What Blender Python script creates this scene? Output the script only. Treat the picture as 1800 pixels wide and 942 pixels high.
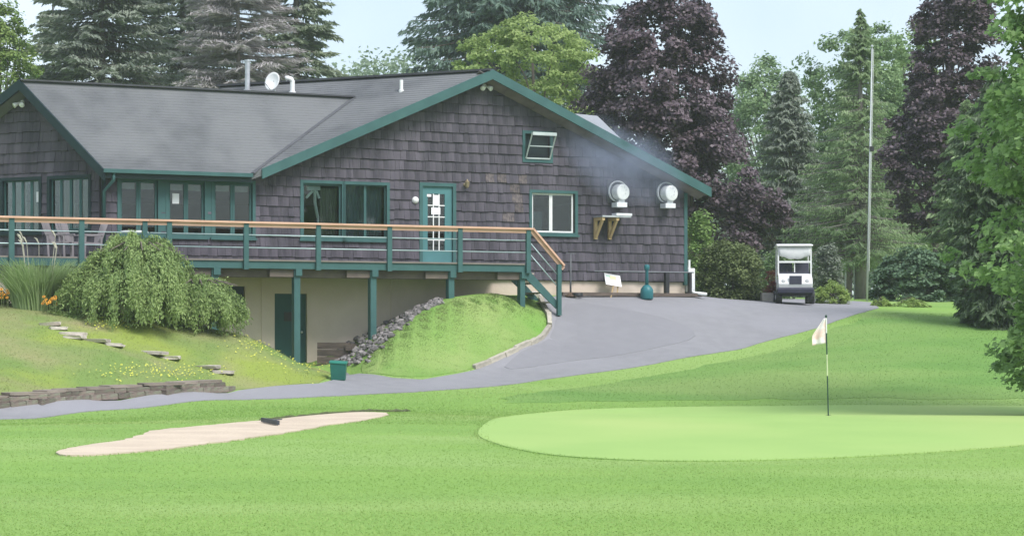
import bpy, bmesh, math, random
import numpy as np
from mathutils import Vector, Matrix
from mathutils.geometry import delaunay_2d_cdt

for o in list(bpy.data.objects):
    bpy.data.objects.remove(o)
scene = bpy.context.scene
COL = scene.collection
rng = np.random.default_rng(7)
random.seed(7)

# ------------------------------------------------------------------ camera
F = 4000.0      # focal length in photograph pixels (1800 wide)
ZC = 1.6        # eye height above the putting green
HY = 590.0      # horizon row in the photograph
cam = bpy.data.cameras.new('camera')
cam.sensor_width = 36.0
cam.lens = F / 1800.0 * 36.0
cam.shift_y = (HY - 471.0) / 1800.0
cam.clip_start = 0.1
cam.clip_end = 6000.0
camo = bpy.data.objects.new('camera', cam)
camo.location = (0, 0, ZC)
camo.rotation_euler = (math.radians(90), 0, 0)
COL.objects.link(camo)
scene.camera = camo

# ------------------------------------------------------------------ sky, sun, exposure
SUN_EL, SUN_AZ = 50.0, 138.0     # azimuth measured clockwise from +Y (behind the camera, to the right)
world = bpy.data.worlds.new('World')
scene.world = world
world.use_nodes = True
wn = world.node_tree
wn.nodes.clear()
out = wn.nodes.new('ShaderNodeOutputWorld')
bg = wn.nodes.new('ShaderNodeBackground')
sky = wn.nodes.new('ShaderNodeTexSky')
sky.sky_type = 'NISHITA'
sky.sun_disc = False
sky.sun_elevation = math.radians(SUN_EL)
sky.sun_rotation = math.radians(SUN_AZ)
sky.air_density = 1.0
sky.dust_density = 2.0
sky.ozone_density = 1.5
wtc = wn.nodes.new('ShaderNodeTexCoord')
wnz = wn.nodes.new('ShaderNodeTexNoise')
wnz.inputs['Scale'].default_value = 3.2
wnz.inputs['Detail'].default_value = 5
wramp = wn.nodes.new('ShaderNodeMapRange')
wramp.inputs['From Min'].default_value = 0.35
wramp.inputs['From Max'].default_value = 0.65
wramp.inputs['To Min'].default_value = 0.25
wramp.inputs['To Max'].default_value = 0.85
wmix = wn.nodes.new('ShaderNodeMix')
wmix.data_type = 'RGBA'
wmix.inputs['B'].default_value = (6.4, 7.2, 8.1, 1)   # thin bright cloud veil
wn.links.new(wtc.outputs['Generated'], wnz.inputs['Vector'])
wn.links.new(wnz.outputs['Fac'], wramp.inputs['Value'])
wn.links.new(wramp.outputs['Result'], wmix.inputs['Factor'])
wn.links.new(sky.outputs['Color'], wmix.inputs['A'])
wn.links.new(wmix.outputs['Result'], bg.inputs['Color'])
bg.inputs['Strength'].default_value = 0.088
wn.links.new(bg.outputs['Background'], out.inputs['Surface'])

sl = bpy.data.lights.new('sun', 'SUN')
sl.energy = 1.9
sl.angle = math.radians(26)
sl.color = (1.0, 0.975, 0.95)
slo = bpy.data.objects.new('sun', sl)
_az, _el = math.radians(SUN_AZ), math.radians(SUN_EL)
_d = Vector((math.sin(_az) * math.cos(_el), math.cos(_az) * math.cos(_el), math.sin(_el)))
slo.rotation_euler = _d.to_track_quat('Z', 'Y').to_euler()
slo.location = (20, -20, 40)
COL.objects.link(slo)

scene.view_settings.view_transform = 'Standard'
scene.view_settings.look = 'None'
scene.view_settings.exposure = 1.0
scene.view_settings.gamma = 1.0
scene.render.engine = 'CYCLES'
scene.cycles.use_denoising = True
scene.cycles.max_bounces = 6
scene.cycles.transparent_max_bounces = 12
scene.cycles.volume_bounces = 1

# ------------------------------------------------------------------ helpers: projection, frames
def P(px, py, d):
    return np.array([(px - 900) / F * d, d, ZC + (HY - py) / F * d])

def pix(p):
    return 900 + F * p[0] / p[1], HY - F * (p[2] - ZC) / p[1]

class Frame:
    """a vertical plane: origin p, direction u (left to right), outward normal n (to the lawn)"""
    def __init__(s, p, a):
        s.p = np.array(p[:2], float)
        s.a = a
        s.u = np.array([math.cos(a), math.sin(a)])
        s.n = np.array([s.u[1], -s.u[0]])
    def t(s, px, o=0.0):
        r = (px - 900) / F
        q = s.p + o * s.n
        return (r * q[1] - q[0]) / (s.u[0] - r * s.u[1])
    def W(s, t, o, z):
        q = s.p + t * s.u + o * s.n
        return np.array([q[0], q[1], z])
    def at(s, px, py, o=0.0):
        q = s.W(s.t(px, o), o, 0)
        q[2] = ZC + (HY - py) / F * q[1]
        return q
    def tz(s, px, py, o=0.0):
        return s.t(px, o), s.at(px, py, o)[2]

def plane_z(a, b, c):
    n = np.cross(b - a, c - a)
    n = n / n[2]
    return lambda x, y: a[2] - (n[0] * (x - a[0]) + n[1] * (y - a[1]))

# ------------------------------------------------------------------ helpers: materials
MATS = {}
def mat(name, c1, c2=None, scale=3.0, rough=0.8, bump=0.0, bscale=None, metal=0.0, stretch=(1, 1, 1),
        island=0.0, objrand=0.0, spec=0.3, detail=4.0, c3=None, s3=0.3, lo=0.35, hi=0.65, coat=0.0, coord='Object'):
    if name in MATS:
        return MATS[name]
    m = bpy.data.materials.new(name)
    m.use_nodes = True
    nt = m.node_tree
    N, Lk = nt.nodes, nt.links
    b = N['Principled BSDF']
    b.inputs['Roughness'].default_value = rough
    b.inputs['Metallic'].default_value = metal
    b.inputs['Specular IOR Level'].default_value = spec
    b.inputs['Coat Weight'].default_value = coat
    c2 = c2 or tuple(x * 0.8 for x in c1)
    tc = N.new('ShaderNodeTexCoord')
    mp = N.new('ShaderNodeMapping')
    mp.inputs['Scale'].default_value = stretch
    Lk.new(tc.outputs[coord], mp.inputs['Vector'])
    nz = N.new('ShaderNodeTexNoise')
    nz.inputs['Scale'].default_value = scale
    nz.inputs['Detail'].default_value = detail
    Lk.new(mp.outputs['Vector'], nz.inputs['Vector'])
    mr = N.new('ShaderNodeMapRange')
    mr.inputs['From Min'].default_value = lo
    mr.inputs['From Max'].default_value = hi
    Lk.new(nz.outputs['Fac'], mr.inputs['Value'])
    mx = N.new('ShaderNodeMix')
    mx.data_type = 'RGBA'
    mx.inputs['A'].default_value = (*c1, 1)
    mx.inputs['B'].default_value = (*c2, 1)
    Lk.new(mr.outputs['Result'], mx.inputs['Factor'])
    col = mx.outputs['Result']
    if c3:
        n3 = N.new('ShaderNodeTexNoise')
        n3.inputs['Scale'].default_value = s3
        n3.inputs['Detail'].default_value = 3
        Lk.new(mp.outputs['Vector'], n3.inputs['Vector'])
        m3 = N.new('ShaderNodeMapRange')
        m3.inputs['From Min'].default_value = 0.46
        m3.inputs['From Max'].default_value = 0.62
        Lk.new(n3.outputs['Fac'], m3.inputs['Value'])
        x3 = N.new('ShaderNodeMix')
        x3.data_type = 'RGBA'
        Lk.new(m3.outputs['Result'], x3.inputs['Factor'])
        Lk.new(col, x3.inputs['A'])
        x3.inputs['B'].default_value = (*c3, 1)
        col = x3.outputs['Result']
    if island or objrand:
        g = N.new('ShaderNodeNewGeometry')
        oi = N.new('ShaderNodeObjectInfo')
        ad = N.new('ShaderNodeMath')
        ad.operation = 'ADD'
        Lk.new(g.outputs['Random Per Island'], ad.inputs[0])
        Lk.new(oi.outputs['Random'], ad.inputs[1])
        fr = N.new('ShaderNodeMath')
        fr.operation = 'FRACT'
        Lk.new(ad.outputs[0], fr.inputs[0])
        r = N.new('ShaderNodeMapRange')
        k = island or objrand
        r.inputs['To Min'].default_value = 1 - k
        r.inputs['To Max'].default_value = 1 + k
        Lk.new(fr.outputs[0] if objrand else g.outputs['Random Per Island'], r.inputs['Value'])
        hs = N.new('ShaderNodeHueSaturation')
        Lk.new(r.outputs['Result'], hs.inputs['Value'])
        Lk.new(col, hs.inputs['Color'])
        col = hs.outputs['Color']
    Lk.new(col, b.inputs['Base Color'])
    if bump:
        n2 = N.new('ShaderNodeTexNoise')
        n2.inputs['Scale'].default_value = bscale or scale * 6
        n2.inputs['Detail'].default_value = 6
        Lk.new(mp.outputs['Vector'], n2.inputs['Vector'])
        bp = N.new('ShaderNodeBump')
        bp.inputs['Strength'].default_value = bump
        bp.inputs['Distance'].default_value = 0.05
        Lk.new(n2.outputs['Fac'], bp.inputs['Height'])
        Lk.new(bp.outputs['Normal'], b.inputs['Normal'])
    MATS[name] = m
    return m

def leaf_mat(name, c1, c2, trans=0.35, clump=0.5, rough=0.65, c3=None, s3=.12, st3=(1, 1, 1), rnd=.6):
    """leaf colour varies leaf by leaf and, more slowly, through the crown"""
    m = bpy.data.materials.new(name)
    m.use_nodes = True
    N, Lk = m.node_tree.nodes, m.node_tree.links
    b = N['Principled BSDF']
    b.inputs['Roughness'].default_value = rough
    b.inputs['Specular IOR Level'].default_value = 0.35
    g = N.new('ShaderNodeNewGeometry')
    tc = N.new('ShaderNodeTexCoord')
    nz = N.new('ShaderNodeTexNoise')
    nz.inputs['Scale'].default_value = clump
    nz.inputs['Detail'].default_value = 3
    Lk.new(tc.outputs['Object'], nz.inputs['Vector'])
    ad = N.new('ShaderNodeMath')
    ad.operation = 'MULTIPLY_ADD'
    Lk.new(g.outputs['Random Per Island'], ad.inputs[0])
    ad.inputs[1].default_value = rnd
    Lk.new(nz.outputs['Fac'], ad.inputs[2])
    mr = N.new('ShaderNodeMapRange')
    mr.inputs['From Min'].default_value = 0.4
    mr.inputs['From Max'].default_value = .55 + rnd
    Lk.new(ad.outputs[0], mr.inputs['Value'])
    mx = N.new('ShaderNodeMix')
    mx.data_type = 'RGBA'
    mx.inputs['A'].default_value = (*c1, 1)
    mx.inputs['B'].default_value = (*c2, 1)
    Lk.new(mr.outputs['Result'], mx.inputs['Factor'])
    col = mx.outputs['Result']
    if c3:
        n3 = N.new('ShaderNodeTexNoise')
        n3.inputs['Scale'].default_value = s3
        n3.inputs['Detail'].default_value = 4
        mp3 = N.new('ShaderNodeMapping')
        mp3.inputs['Scale'].default_value = st3
        Lk.new(tc.outputs['Object'], mp3.inputs['Vector'])
        Lk.new(mp3.outputs['Vector'], n3.inputs['Vector'])
        r3 = N.new('ShaderNodeMapRange')
        r3.inputs['From Min'].default_value = .42
        r3.inputs['From Max'].default_value = .62
        r3.inputs['To Max'].default_value = .75
        Lk.new(n3.outputs['Fac'], r3.inputs['Value'])
        x3 = N.new('ShaderNodeMix')
        x3.data_type = 'RGBA'
        Lk.new(r3.outputs['Result'], x3.inputs['Factor'])
        Lk.new(col, x3.inputs['A'])
        x3.inputs['B'].default_value = (*c3, 1)
        col = x3.outputs['Result']
    Lk.new(col, b.inputs['Base Color'])
    tl = N.new('ShaderNodeBsdfTranslucent')
    Lk.new(col, tl.inputs['Color'])
    ms = N.new('ShaderNodeMixShader')
    ms.inputs['Fac'].default_value = trans
    Lk.new(b.outputs['BSDF'], ms.inputs[1])
    Lk.new(tl.outputs['BSDF'], ms.inputs[2])
    Lk.new(ms.outputs['Shader'], N['Material Output'].inputs['Surface'])
    return m

def glass_mat(name, tint=(0.75, 0.82, 0.82), refl=1.0):
    m = bpy.data.materials.new(name)
    m.use_nodes = True
    N, Lk = m.node_tree.nodes, m.node_tree.links
    N.remove(N['Principled BSDF'])
    tr = N.new('ShaderNodeBsdfTransparent')
    tr.inputs['Color'].default_value = (*tint, 1)
    gl = N.new('ShaderNodeBsdfGlossy')
    gl.inputs['Roughness'].default_value = 0.03
    gl.inputs['Color'].default_value = (refl, refl, refl, 1)
    fr = N.new('ShaderNodeFresnel')
    fr.inputs['IOR'].default_value = 1.5
    ms = N.new('ShaderNodeMixShader')
    Lk.new(fr.outputs['Fac'], ms.inputs['Fac'])
    Lk.new(tr.outputs['BSDF'], ms.inputs[1])
    Lk.new(gl.outputs['BSDF'], ms.inputs[2])
    Lk.new(ms.outputs['Shader'], N['Material Output'].inputs['Surface'])
    return m

# ------------------------------------------------------------------ helpers: meshes and objects
ROOTM = {}
def tag(o, label=None, cat=None, group=None, kind=None):
    if label: o['label'] = label
    if cat: o['category'] = cat
    if group: o['group'] = group
    if kind: o['kind'] = kind
    return o

def thing(name, label, cat, loc, rotz=0.0, group=None):
    o = bpy.data.objects.new(name, None)
    o.empty_display_size = 0.2
    COL.objects.link(o)
    o.location = [float(x) for x in loc]
    o.rotation_euler = (0, 0, rotz)
    ROOTM[o.name] = Matrix.Translation(Vector([float(x) for x in loc])) @ Matrix.Rotation(rotz, 4, 'Z')
    return tag(o, label, cat, group)

def root_matrix(o):
    while o.parent is not None:
        o = o.parent
    return ROOTM.get(o.name, Matrix.Identity(4))

class MB:
    def __init__(s):
        s.v, s.f, s.m = [], [], []
    def add(s, vs, fs, mi=0):
        b = len(s.v)
        s.v.extend([tuple(float(c) for c in p) for p in vs])
        s.f.extend([tuple(b + i for i in q) for q in fs])
        s.m.extend([mi] * len(fs))
        return s
    def hexa(s, c, mi=0):   # 8 corners: bottom 4 (ccw), top 4
        return s.add(c, [(3, 2, 1, 0), (4, 5, 6, 7), (0, 1, 5, 4), (1, 2, 6, 5), (2, 3, 7, 6), (3, 0, 4, 7)], mi)
    def box(s, c, d, rz=0.0, mi=0):
        x, y, z = (q / 2 for q in d)
        cs, sn = math.cos(rz), math.sin(rz)
        pts = []
        for zz in (-z, z):
            for xx, yy in ((-x, -y), (x, -y), (x, y), (-x, y)):
                pts.append((c[0] + xx * cs - yy * sn, c[1] + xx * sn + yy * cs, c[2] + zz))
        return s.hexa(pts, mi)
    def wbox(s, fr, t0, t1, o0, o1, z0, z1, mi=0):   # o1 is nearer the lawn
        pts = []
        for z in (z0, z1):
            for t, o in ((t0, o1), (t1, o1), (t1, o0), (t0, o0)):
                pts.append(fr.W(t, o, z))
        return s.hexa(pts, mi)
    def bar(s, a, b, w, h, up=(0, 0, 1), mi=0):      # rectangular bar from a to b
        a, b, up = (Vector([float(q) for q in x]) for x in (a, b, up))
        d = (b - a).normalized()
        sd = d.cross(up)
        if sd.length < 1e-4:
            sd = d.cross(Vector((1, 0, 0)))
        sd.normalize()
        u2 = sd.cross(d).normalized()
        pts = []
        for p in (a, b):
            for i, j in ((-1, -1), (1, -1), (1, 1), (-1, 1)):
                pts.append(p + sd * (w / 2 * i) + u2 * (h / 2 * j))
        return s.hexa(pts, mi)
    def tube(s, pts, r, n=6, mi=0, cap=True):
        pts = [Vector([float(q) for q in p]) for p in pts]
        rs = r if isinstance(r, (list, tuple)) else [r] * len(pts)
        ref = None
        rings = []
        for i, p in enumerate(pts):
            d = (pts[min(i + 1, len(pts) - 1)] - pts[max(i - 1, 0)]).normalized()
            if ref is None:
                ref = d.cross(Vector((0, 0, 1)))
                if ref.length < 0.1:
                    ref = d.cross(Vector((1, 0, 0)))
            ref = (ref - d * ref.dot(d)).normalized()
            bi = d.cross(ref)
            rings.append([p + (ref * math.cos(2 * math.pi * k / n) + bi * math.sin(2 * math.pi * k / n)) * rs[i] for k in range(n)])
        vs = [q for ring in rings for q in ring]
        fs = []
        for i in range(len(pts) - 1):
            for k in range(n):
                k2 = (k + 1) % n
                fs.append((i * n + k, i * n + k2, (i + 1) * n + k2, (i + 1) * n + k))
        if cap:
            fs.append(tuple(range(n - 1, -1, -1)))
            fs.append(tuple((len(pts) - 1) * n + k for k in range(n)))
        return s.add(vs, fs, mi)
    def lathe(s, c, prof, n=20, axis=(0, 0, 1), mi=0):   # prof: (radius, height along axis)
        ax = Vector(axis).normalized()
        a = ax.cross(Vector((0, 0, 1)))
        if a.length < 1e-3:
            a = Vector((1, 0, 0))
        a.normalize()
        b = ax.cross(a)
        c = Vector([float(q) for q in c])
        vs = []
        for r, h in prof:
            for k in range(n):
                th = 2 * math.pi * k / n
                vs.append(c + ax * h + (a * math.cos(th) + b * math.sin(th)) * r)
        fs = []
        for i in range(len(prof) - 1):
            for k in range(n):
                k2 = (k + 1) % n
                fs.append((i * n + k, i * n + k2, (i + 1) * n + k2, (i + 1) * n + k))
        fs.append(tuple(range(n - 1, -1, -1)))
        fs.append(tuple((len(prof) - 1) * n + k for k in range(n)))
        return s.add(vs, fs, mi)
    def slab(s, top, th, mi=0):       # polygon (world points) thickened straight down
        n = len(top)
        vs = [tuple(p) for p in top] + [(p[0], p[1], p[2] - th) for p in top]
        fs = [tuple(range(n)), tuple(range(2 * n - 1, n - 1, -1))]
        for i in range(n):
            j = (i + 1) % n
            fs.append((i, i + n, j + n, j))
        return s.add(vs, fs, mi)
    def build(s, name, m, parent=None, smooth=False, origin=None, bevel=0.0):
        me = bpy.data.meshes.new(name)
        if parent is not None:
            inv = root_matrix(parent).inverted()
            vs = [tuple(inv @ Vector(p)) for p in s.v]
        elif origin is not None:
            vs = [(p[0] - origin[0], p[1] - origin[1], p[2] - origin[2]) for p in s.v]
        else:
            vs = s.v
        me.from_pydata(vs, [], s.f)
        me.validate()
        ms = m if isinstance(m, (list, tuple)) else [m]
        for q in ms:
            me.materials.append(q)
        if len(ms) > 1 and len(me.polygons) == len(s.m):
            me.polygons.foreach_set('material_index', s.m)
        bm = bmesh.new()
        bm.from_mesh(me)
        bmesh.ops.recalc_face_normals(bm, faces=bm.faces)
        bm.to_mesh(me)
        bm.free()
        if smooth:
            me.polygons.foreach_set('use_smooth', [True] * len(me.polygons))
        o = bpy.data.objects.new(name, me)
        COL.objects.link(o)
        if parent is not None:
            o.parent = parent
        elif origin is not None:
            o.location = [float(q) for q in origin]
            ROOTM[o.name] = Matrix.Translation(Vector([float(q) for q in origin]))
        if bevel:
            bv = o.modifiers.new('bevel', 'BEVEL')
            bv.width = bevel
            bv.segments = 2
            bv.limit_method = 'ANGLE'
        return o

def np_mesh(name, verts, faces4, m, parent=None, origin=None, smooth=False):
    """fast mesh from numpy quads or tris; verts in world space"""
    me = bpy.data.meshes.new(name)
    v = np.asarray(verts, float)
    if parent is not None:
        inv = np.array(root_matrix(parent).inverted())
        v = v @ inv[:3, :3].T + inv[:3, 3]
    elif origin is not None:
        v = v - np.asarray(origin, float)
    f = np.asarray(faces4, np.int32)
    k = f.shape[1]
    me.vertices.add(len(v))
    me.vertices.foreach_set('co', v.astype(np.float32).ravel())
    me.loops.add(f.size)
    me.loops.foreach_set('vertex_index', f.ravel())
    me.polygons.add(len(f))
    me.polygons.foreach_set('loop_start', np.arange(0, f.size, k, dtype=np.int32))
    me.polygons.foreach_set('loop_total', np.full(len(f), k, np.int32))
    if smooth:
        me.polygons.foreach_set('use_smooth', np.ones(len(f), bool))
    me.materials.append(m)
    me.update(calc_edges=True)
    o = bpy.data.objects.new(name, me)
    COL.objects.link(o)
    if parent is not None:
        o.parent = parent
    elif origin is not None:
        o.location = [float(q) for q in origin]
        ROOTM[o.name] = Matrix.Translation(Vector([float(q) for q in origin]))
    return o

def copy_tree(o, parent=None):
    kids = list(o.children)
    c = o.copy()
    COL.objects.link(c)
    c.parent = parent
    for k in kids:
        copy_tree(k, c)
    return c

def unit(v):
    return v / np.maximum(np.linalg.norm(v, axis=-1, keepdims=True), 1e-9)

# ------------------------------------------------------------------ building frames (needed by the terrain too)
WF = Frame(P(767, 0, 64), math.radians(26))            # long gable wall
CORNER = WF.at(180, 400)
LF = Frame(CORNER, -math.radians(28))                  # angled end wall of the low wing
A_ = WF.at(865, 125, .5)
L_ = WF.at(465, 297, .5)
R_ = WF.at(1245, 330, .5)
B_ = P(385, 0, (A_[2] - ZC) * F / (HY - 153)); B_[2] = A_[2]
DECK_O = 2.0
FLOOR_Z = 3.6

# ------------------------------------------------------------------ terrain height field
K3 = 4.0 / 3.0
picks = []
def pk(px, py, d3):
    picks.append(P(px, py, d3 * K3))
def pw(px, o, z):
    q = WF.W(WF.t(px, o), o, z)
    picks.append(q)
for x in range(-16, 17, 4):
    for y in (2, 8, 14, 19):
        picks.append(np.array([x, y, 0.0]))
for px in (880, 1100, 1350, 1600, 1850, 2050):
    for py in (811, 760, 733, 714):
        d = 1.6 * F / (py - HY)
        picks.append(P(px, py, d))
for q in ((0, 850, 18.4), (300, 850, 18.4), (600, 850, 18.4), (95, 800, 21.2), (350, 758, 27.2), (690, 727, 33), (700, 780, 25),
          (200, 745, 30), (500, 720, 35.5),
          (-150, 745, 33), (0, 738, 34), (300, 711, 37.5), (600, 696, 40), (850, 681, 42), (1100, 648, 44.3), (1300, 613, 46.5), (1450, 572, 48.5), (1520, 548, 50.2),
          (-150, 725, 34.6), (-150, 698, 34.9), (0, 715, 35.8), (0, 690, 36.15), (400, 684, 40.3), (400, 669, 40.6), (200, 698, 38), (200, 676, 38.35),
          (620, 655, 44.5), (740, 666, 42.8), (850, 643, 44.3), (960, 588, 46.7), (966, 572, 47), (955, 545, 47.8), (945, 526, 48.3),
          (1100, 570, 47.5), (1200, 600, 46.6), (1000, 630, 45), (1300, 560, 49), (1400, 546, 50.6), (1395, 535, 53),
          (870, 517, 47.3), (790, 528, 46.3), (700, 580, 45.2), (800, 590, 45), (900, 570, 46.3), (650, 620, 44.6), (700, 640, 43.8), (900, 540, 46.9), (640, 652, 43.9),
          (590, 668, 43.9), (560, 664, 44.2),
          (0, 545, 42), (-150, 540, 41.2), (120, 552, 42.3), (300, 580, 42.5), (430, 592, 43.3), (480, 615, 43.8), (520, 640, 44.2),
          (0, 620, 38.7), (200, 620, 39.8), (400, 640, 41.5), (300, 650, 40.2), (0, 660, 37.2), (-150, 620, 37.8),
          (1500, 690, 40.3), (1500, 640, 43.5), (1500, 600, 46), (1500, 562, 48.6), (1650, 553, 50.3), (1720, 556, 50), (1800, 562, 49.3), (1700, 600, 46), (1700, 650, 43),
          (1800, 690, 40.5), (1950, 566, 49.5), (1950, 640, 43.5), (1200, 690, 40.5), (1200, 660, 43), (1000, 690, 40.8), (900, 700, 39.6), (1350, 650, 43.2)):
    pk(*q)
for q in ((1000, .2, 2.74), (1100, .2, 2.76), (1210, .2, 2.76), (940, .2, 2.74), (870, .3, 2.74), (800, .2, 2.5), (720, .2, 2.2), (660, .2, 1.75), (610, .2, 1.3),
          (560, .2, .86), (500, .2, .82), (430, .3, .9), (350, .3, 1.5), (250, .3, 2.0), (180, .3, 2.25)):
    pw(*q)
for x in (-24, -12, 0, 12, 24):
    picks.append(np.array([x, 76.0, 2.75]))
    picks.append(np.array([x, 100.0, 3.1]))
PK = np.array(picks)
MQ = 0.7
def _phi(a, b):
    return np.sqrt(((a[:, None, :] - b[None, :, :]) ** 2).sum(-1) + MQ * MQ)
_M = _phi(PK[:, :2], PK[:, :2]) - np.eye(len(PK)) * 0.02
_mean = 1.0
_wts = np.linalg.solve(_M, PK[:, 2] - _mean)
def terrain(x, y):
    x = np.asarray(x, float); y = np.asarray(y, float)
    sh = np.broadcast(x, y).shape
    x, y = np.broadcast_to(x, sh).ravel(), np.broadcast_to(y, sh).ravel()
    xc, yc = np.clip(x, -24, 24), np.clip(y, 2, 100)
    res = np.empty(len(xc))
    for i in range(0, len(xc), 20000):
        res[i:i + 20000] = _phi(np.stack([xc[i:i + 20000], yc[i:i + 20000]], 1), PK[:, :2]) @ _wts + _mean
    res += np.clip(y - 100, 0, 150) * 0.02
    return res.reshape(sh)
def tz1(x, y):
    return float(terrain(np.array([x]), np.array([y]))[0])
def hit(px, py):
    """where the ray through a photograph pixel meets the ground"""
    d = np.linspace(15, 95, 1601)
    x = (px - 900) / F * d
    z = ZC + (HY - py) / F * d
    g = terrain(x, d)
    below = np.nonzero(z <= g)[0]
    i = below[0] if len(below) else np.argmin(z - g)
    if i > 0 and len(below):
        a, b = (z - g)[i - 1], (z - g)[i]
        dd = d[i - 1] + (d[i] - d[i - 1]) * a / (a - b)
    else:
        dd = d[i]
    x = (px - 900) / F * dd
    return np.array([x, dd, tz1(x, dd)])
def ground_at(px, d):
    x = (px - 900) / F * d
    return np.array([x, d, tz1(x, d)])

def inside(poly, pts):
    x, y = pts[:, 0], pts[:, 1]
    c = np.zeros(len(pts), bool)
    n = len(poly)
    for i in range(n):
        x0, y0 = poly[i]; x1, y1 = poly[(i + 1) % n]
        if y0 == y1:
            continue
        c ^= ((y0 > y) != (y1 > y)) & (x < (x1 - x0) * (y - y0) / (y1 - y0) + x0)
    return c

def densify(pl, step):
    r = []
    for i in range(len(pl)):
        a, b = np.array(pl[i][:2]), np.array(pl[(i + 1) % len(pl)][:2])
        n = max(1, int(np.linalg.norm(b - a) / step))
        for k in range(n):
            r.append(a + (b - a) * k / n)
    return np.array(r)

def smooth_closed(pl, it=2):
    pl = np.array([q[:2] for q in pl])
    for _ in range(it):
        nx = np.roll(pl, -1, 0)
        pl = np.stack([pl * .75 + nx * .25, pl * .25 + nx * .75], 1).reshape(-1, 2)
    return pl

def sheet(name, poly, off, m, step=0.45, rag=0.0, skirt=0.0):
    """a sheet draped over the terrain inside a world polygon"""
    b = densify(poly, step)
    if rag:
        b = b + rng.normal(0, rag, b.shape)
    lo, hi = b.min(0), b.max(0)
    gx, gy = np.meshgrid(np.arange(lo[0], hi[0], step), np.arange(lo[1], hi[1], step))
    g = np.stack([gx.ravel(), gy.ravel()], 1)
    g = g[inside(b, g)]
    if len(g):
        dd = np.sqrt(((g[:, None] - b[None]) ** 2).sum(-1)).min(1)
        g = g[dd > step * .45]
    pts = np.concatenate([b, g])
    edges = [(i, (i + 1) % len(b)) for i in range(len(b))]
    v, e, f, *_ = delaunay_2d_cdt([Vector(p) for p in pts], edges, [list(range(len(b)))], 1, 1e-5)
    v = np.array([(q[0], q[1]) for q in v])
    z = terrain(v[:, 0], v[:, 1]) + off
    mb = MB()
    mb.add(np.column_stack([v, z]), [tuple(q) for q in f])
    k = len(b)                      # a skirt closes the sheet's rim into the ground
    zb = terrain(b[:, 0], b[:, 1])
    rim = np.concatenate([np.column_stack([b, zb + off]), np.column_stack([b, zb - .06])])
    mb.add(rim, [(i, (i + 1) % k, k + (i + 1) % k, k + i) for i in range(k)])
    o = mb.build(name, m, smooth=False)
    return tag(o, kind='structure'), b
# ------------------------------------------------------------------ materials
M_FAIR = mat('fairway_grass', (.215, .35, .08), (.185, .315, .074), scale=.55, rough=.9, bump=.55, bscale=26, c3=(.25, .37, .11), s3=.22, stretch=(.45, 1, 1), spec=.15)
M_GREEN = mat('green_turf', (.30, .44, .135), (.275, .415, .125), scale=.5, rough=.9, bump=.18, bscale=60, c3=(.34, .45, .15), s3=.14, stretch=(1, .5, 1), spec=.15)
M_BANK = mat('bank_grass', (.16, .235, .068), (.28, .265, .13), scale=.5, rough=.95, bump=.7, bscale=14, c3=(.24, .30, .065), s3=.35, spec=.1)
M_MOUND = mat('mound_grass', (.20, .31, .085), (.27, .345, .12), scale=.8, rough=.95, bump=.6, bscale=18, c3=(.15, .30, .06), s3=.4, spec=.1)
M_ASPH = mat('asphalt', (.26, .256, .27), (.236, .232, .246), scale=2.5, rough=.9, bump=.4, bscale=45, detail=9, c3=(.275, .27, .292), s3=.2, spec=.2)
M_ASPH2 = mat('asphalt_patch', (.224, .22, .236), (.237, .233, .249), scale=2.5, detail=9, rough=.9, bump=.25, bscale=60, spec=.2)
M_SAND = mat('bunker_sand', (.57, .475, .37), (.50, .41, .32), scale=1.2, rough=.95, bump=.5, bscale=9, spec=.1)
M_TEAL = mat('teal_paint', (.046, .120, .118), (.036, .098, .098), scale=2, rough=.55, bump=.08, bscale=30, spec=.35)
M_TEAL_SHADE = mat('teal_paint_shade', (.009, .027, .032), (.008, .022, .026), scale=2, rough=.55, spec=.35)  # darker copy of the teal trim, shade on the end gable put into colour
M_SHAKE = mat('weathered_shake', (.090, .082, .099), (.062, .057, .071), scale=1.1, rough=.9, bump=.5, bscale=9, stretch=(7, 7, .8), objrand=.13, c3=(.112, .100, .122), s3=.25, spec=.2)
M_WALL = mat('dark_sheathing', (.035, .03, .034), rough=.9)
M_ROOF = mat('asphalt_shingle_roof', (.145, .149, .158), (.115, .119, .127), scale=1.6, detail=8, rough=.95, bump=.4, bscale=40, c3=(.165, .169, .176), s3=.5, spec=.15)
M_SOFF = mat('soffit_wood', (.20, .17, .17), (.15, .13, .13), scale=3, rough=.8)
M_CONC = mat('foundation_concrete', (.68, .57, .50), (.58, .49, .43), scale=.8, rough=.95, bump=.2, bscale=10, c3=(.57, .46, .39), s3=.3, spec=.1)
M_CEDAR = mat('cedar_rail', (.66, .42, .31), (.56, .34, .24), scale=1.5, rough=.6, stretch=(1, 1, 6), bump=.1)
M_PINE = mat('new_pine', (.55, .40, .22), (.45, .31, .16), scale=2, rough=.6)
M_STEEL = mat('galvanised', (.55, .56, .58), (.42, .43, .46), scale=5, rough=.4, metal=.6)
M_WIRE = mat('rail_pipe', (.42, .52, .53), (.35, .45, .46), scale=5, rough=.45, metal=.3)
M_WHITE = mat('white_paint', (.78, .78, .77), (.70, .70, .70), scale=4, rough=.5)
M_WHITEF = mat('fan_white', (.74, .75, .77), (.62, .63, .66), scale=6, rough=.45)
M_PAPER = mat('paper', (.8, .8, .82), (.74, .74, .76), scale=8, rough=.8)
M_DARK = mat('dark_interior', (.05, .055, .06), rough=.8)
M_BLACK = mat('black_plastic', (.025, .025, .03), (.035, .035, .04), rough=.5)
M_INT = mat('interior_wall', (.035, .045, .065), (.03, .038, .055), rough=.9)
M_CURT = mat('curtain', (.33, .32, .26), (.25, .25, .2), scale=4, stretch=(6, 6, .3), rough=.95)
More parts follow.
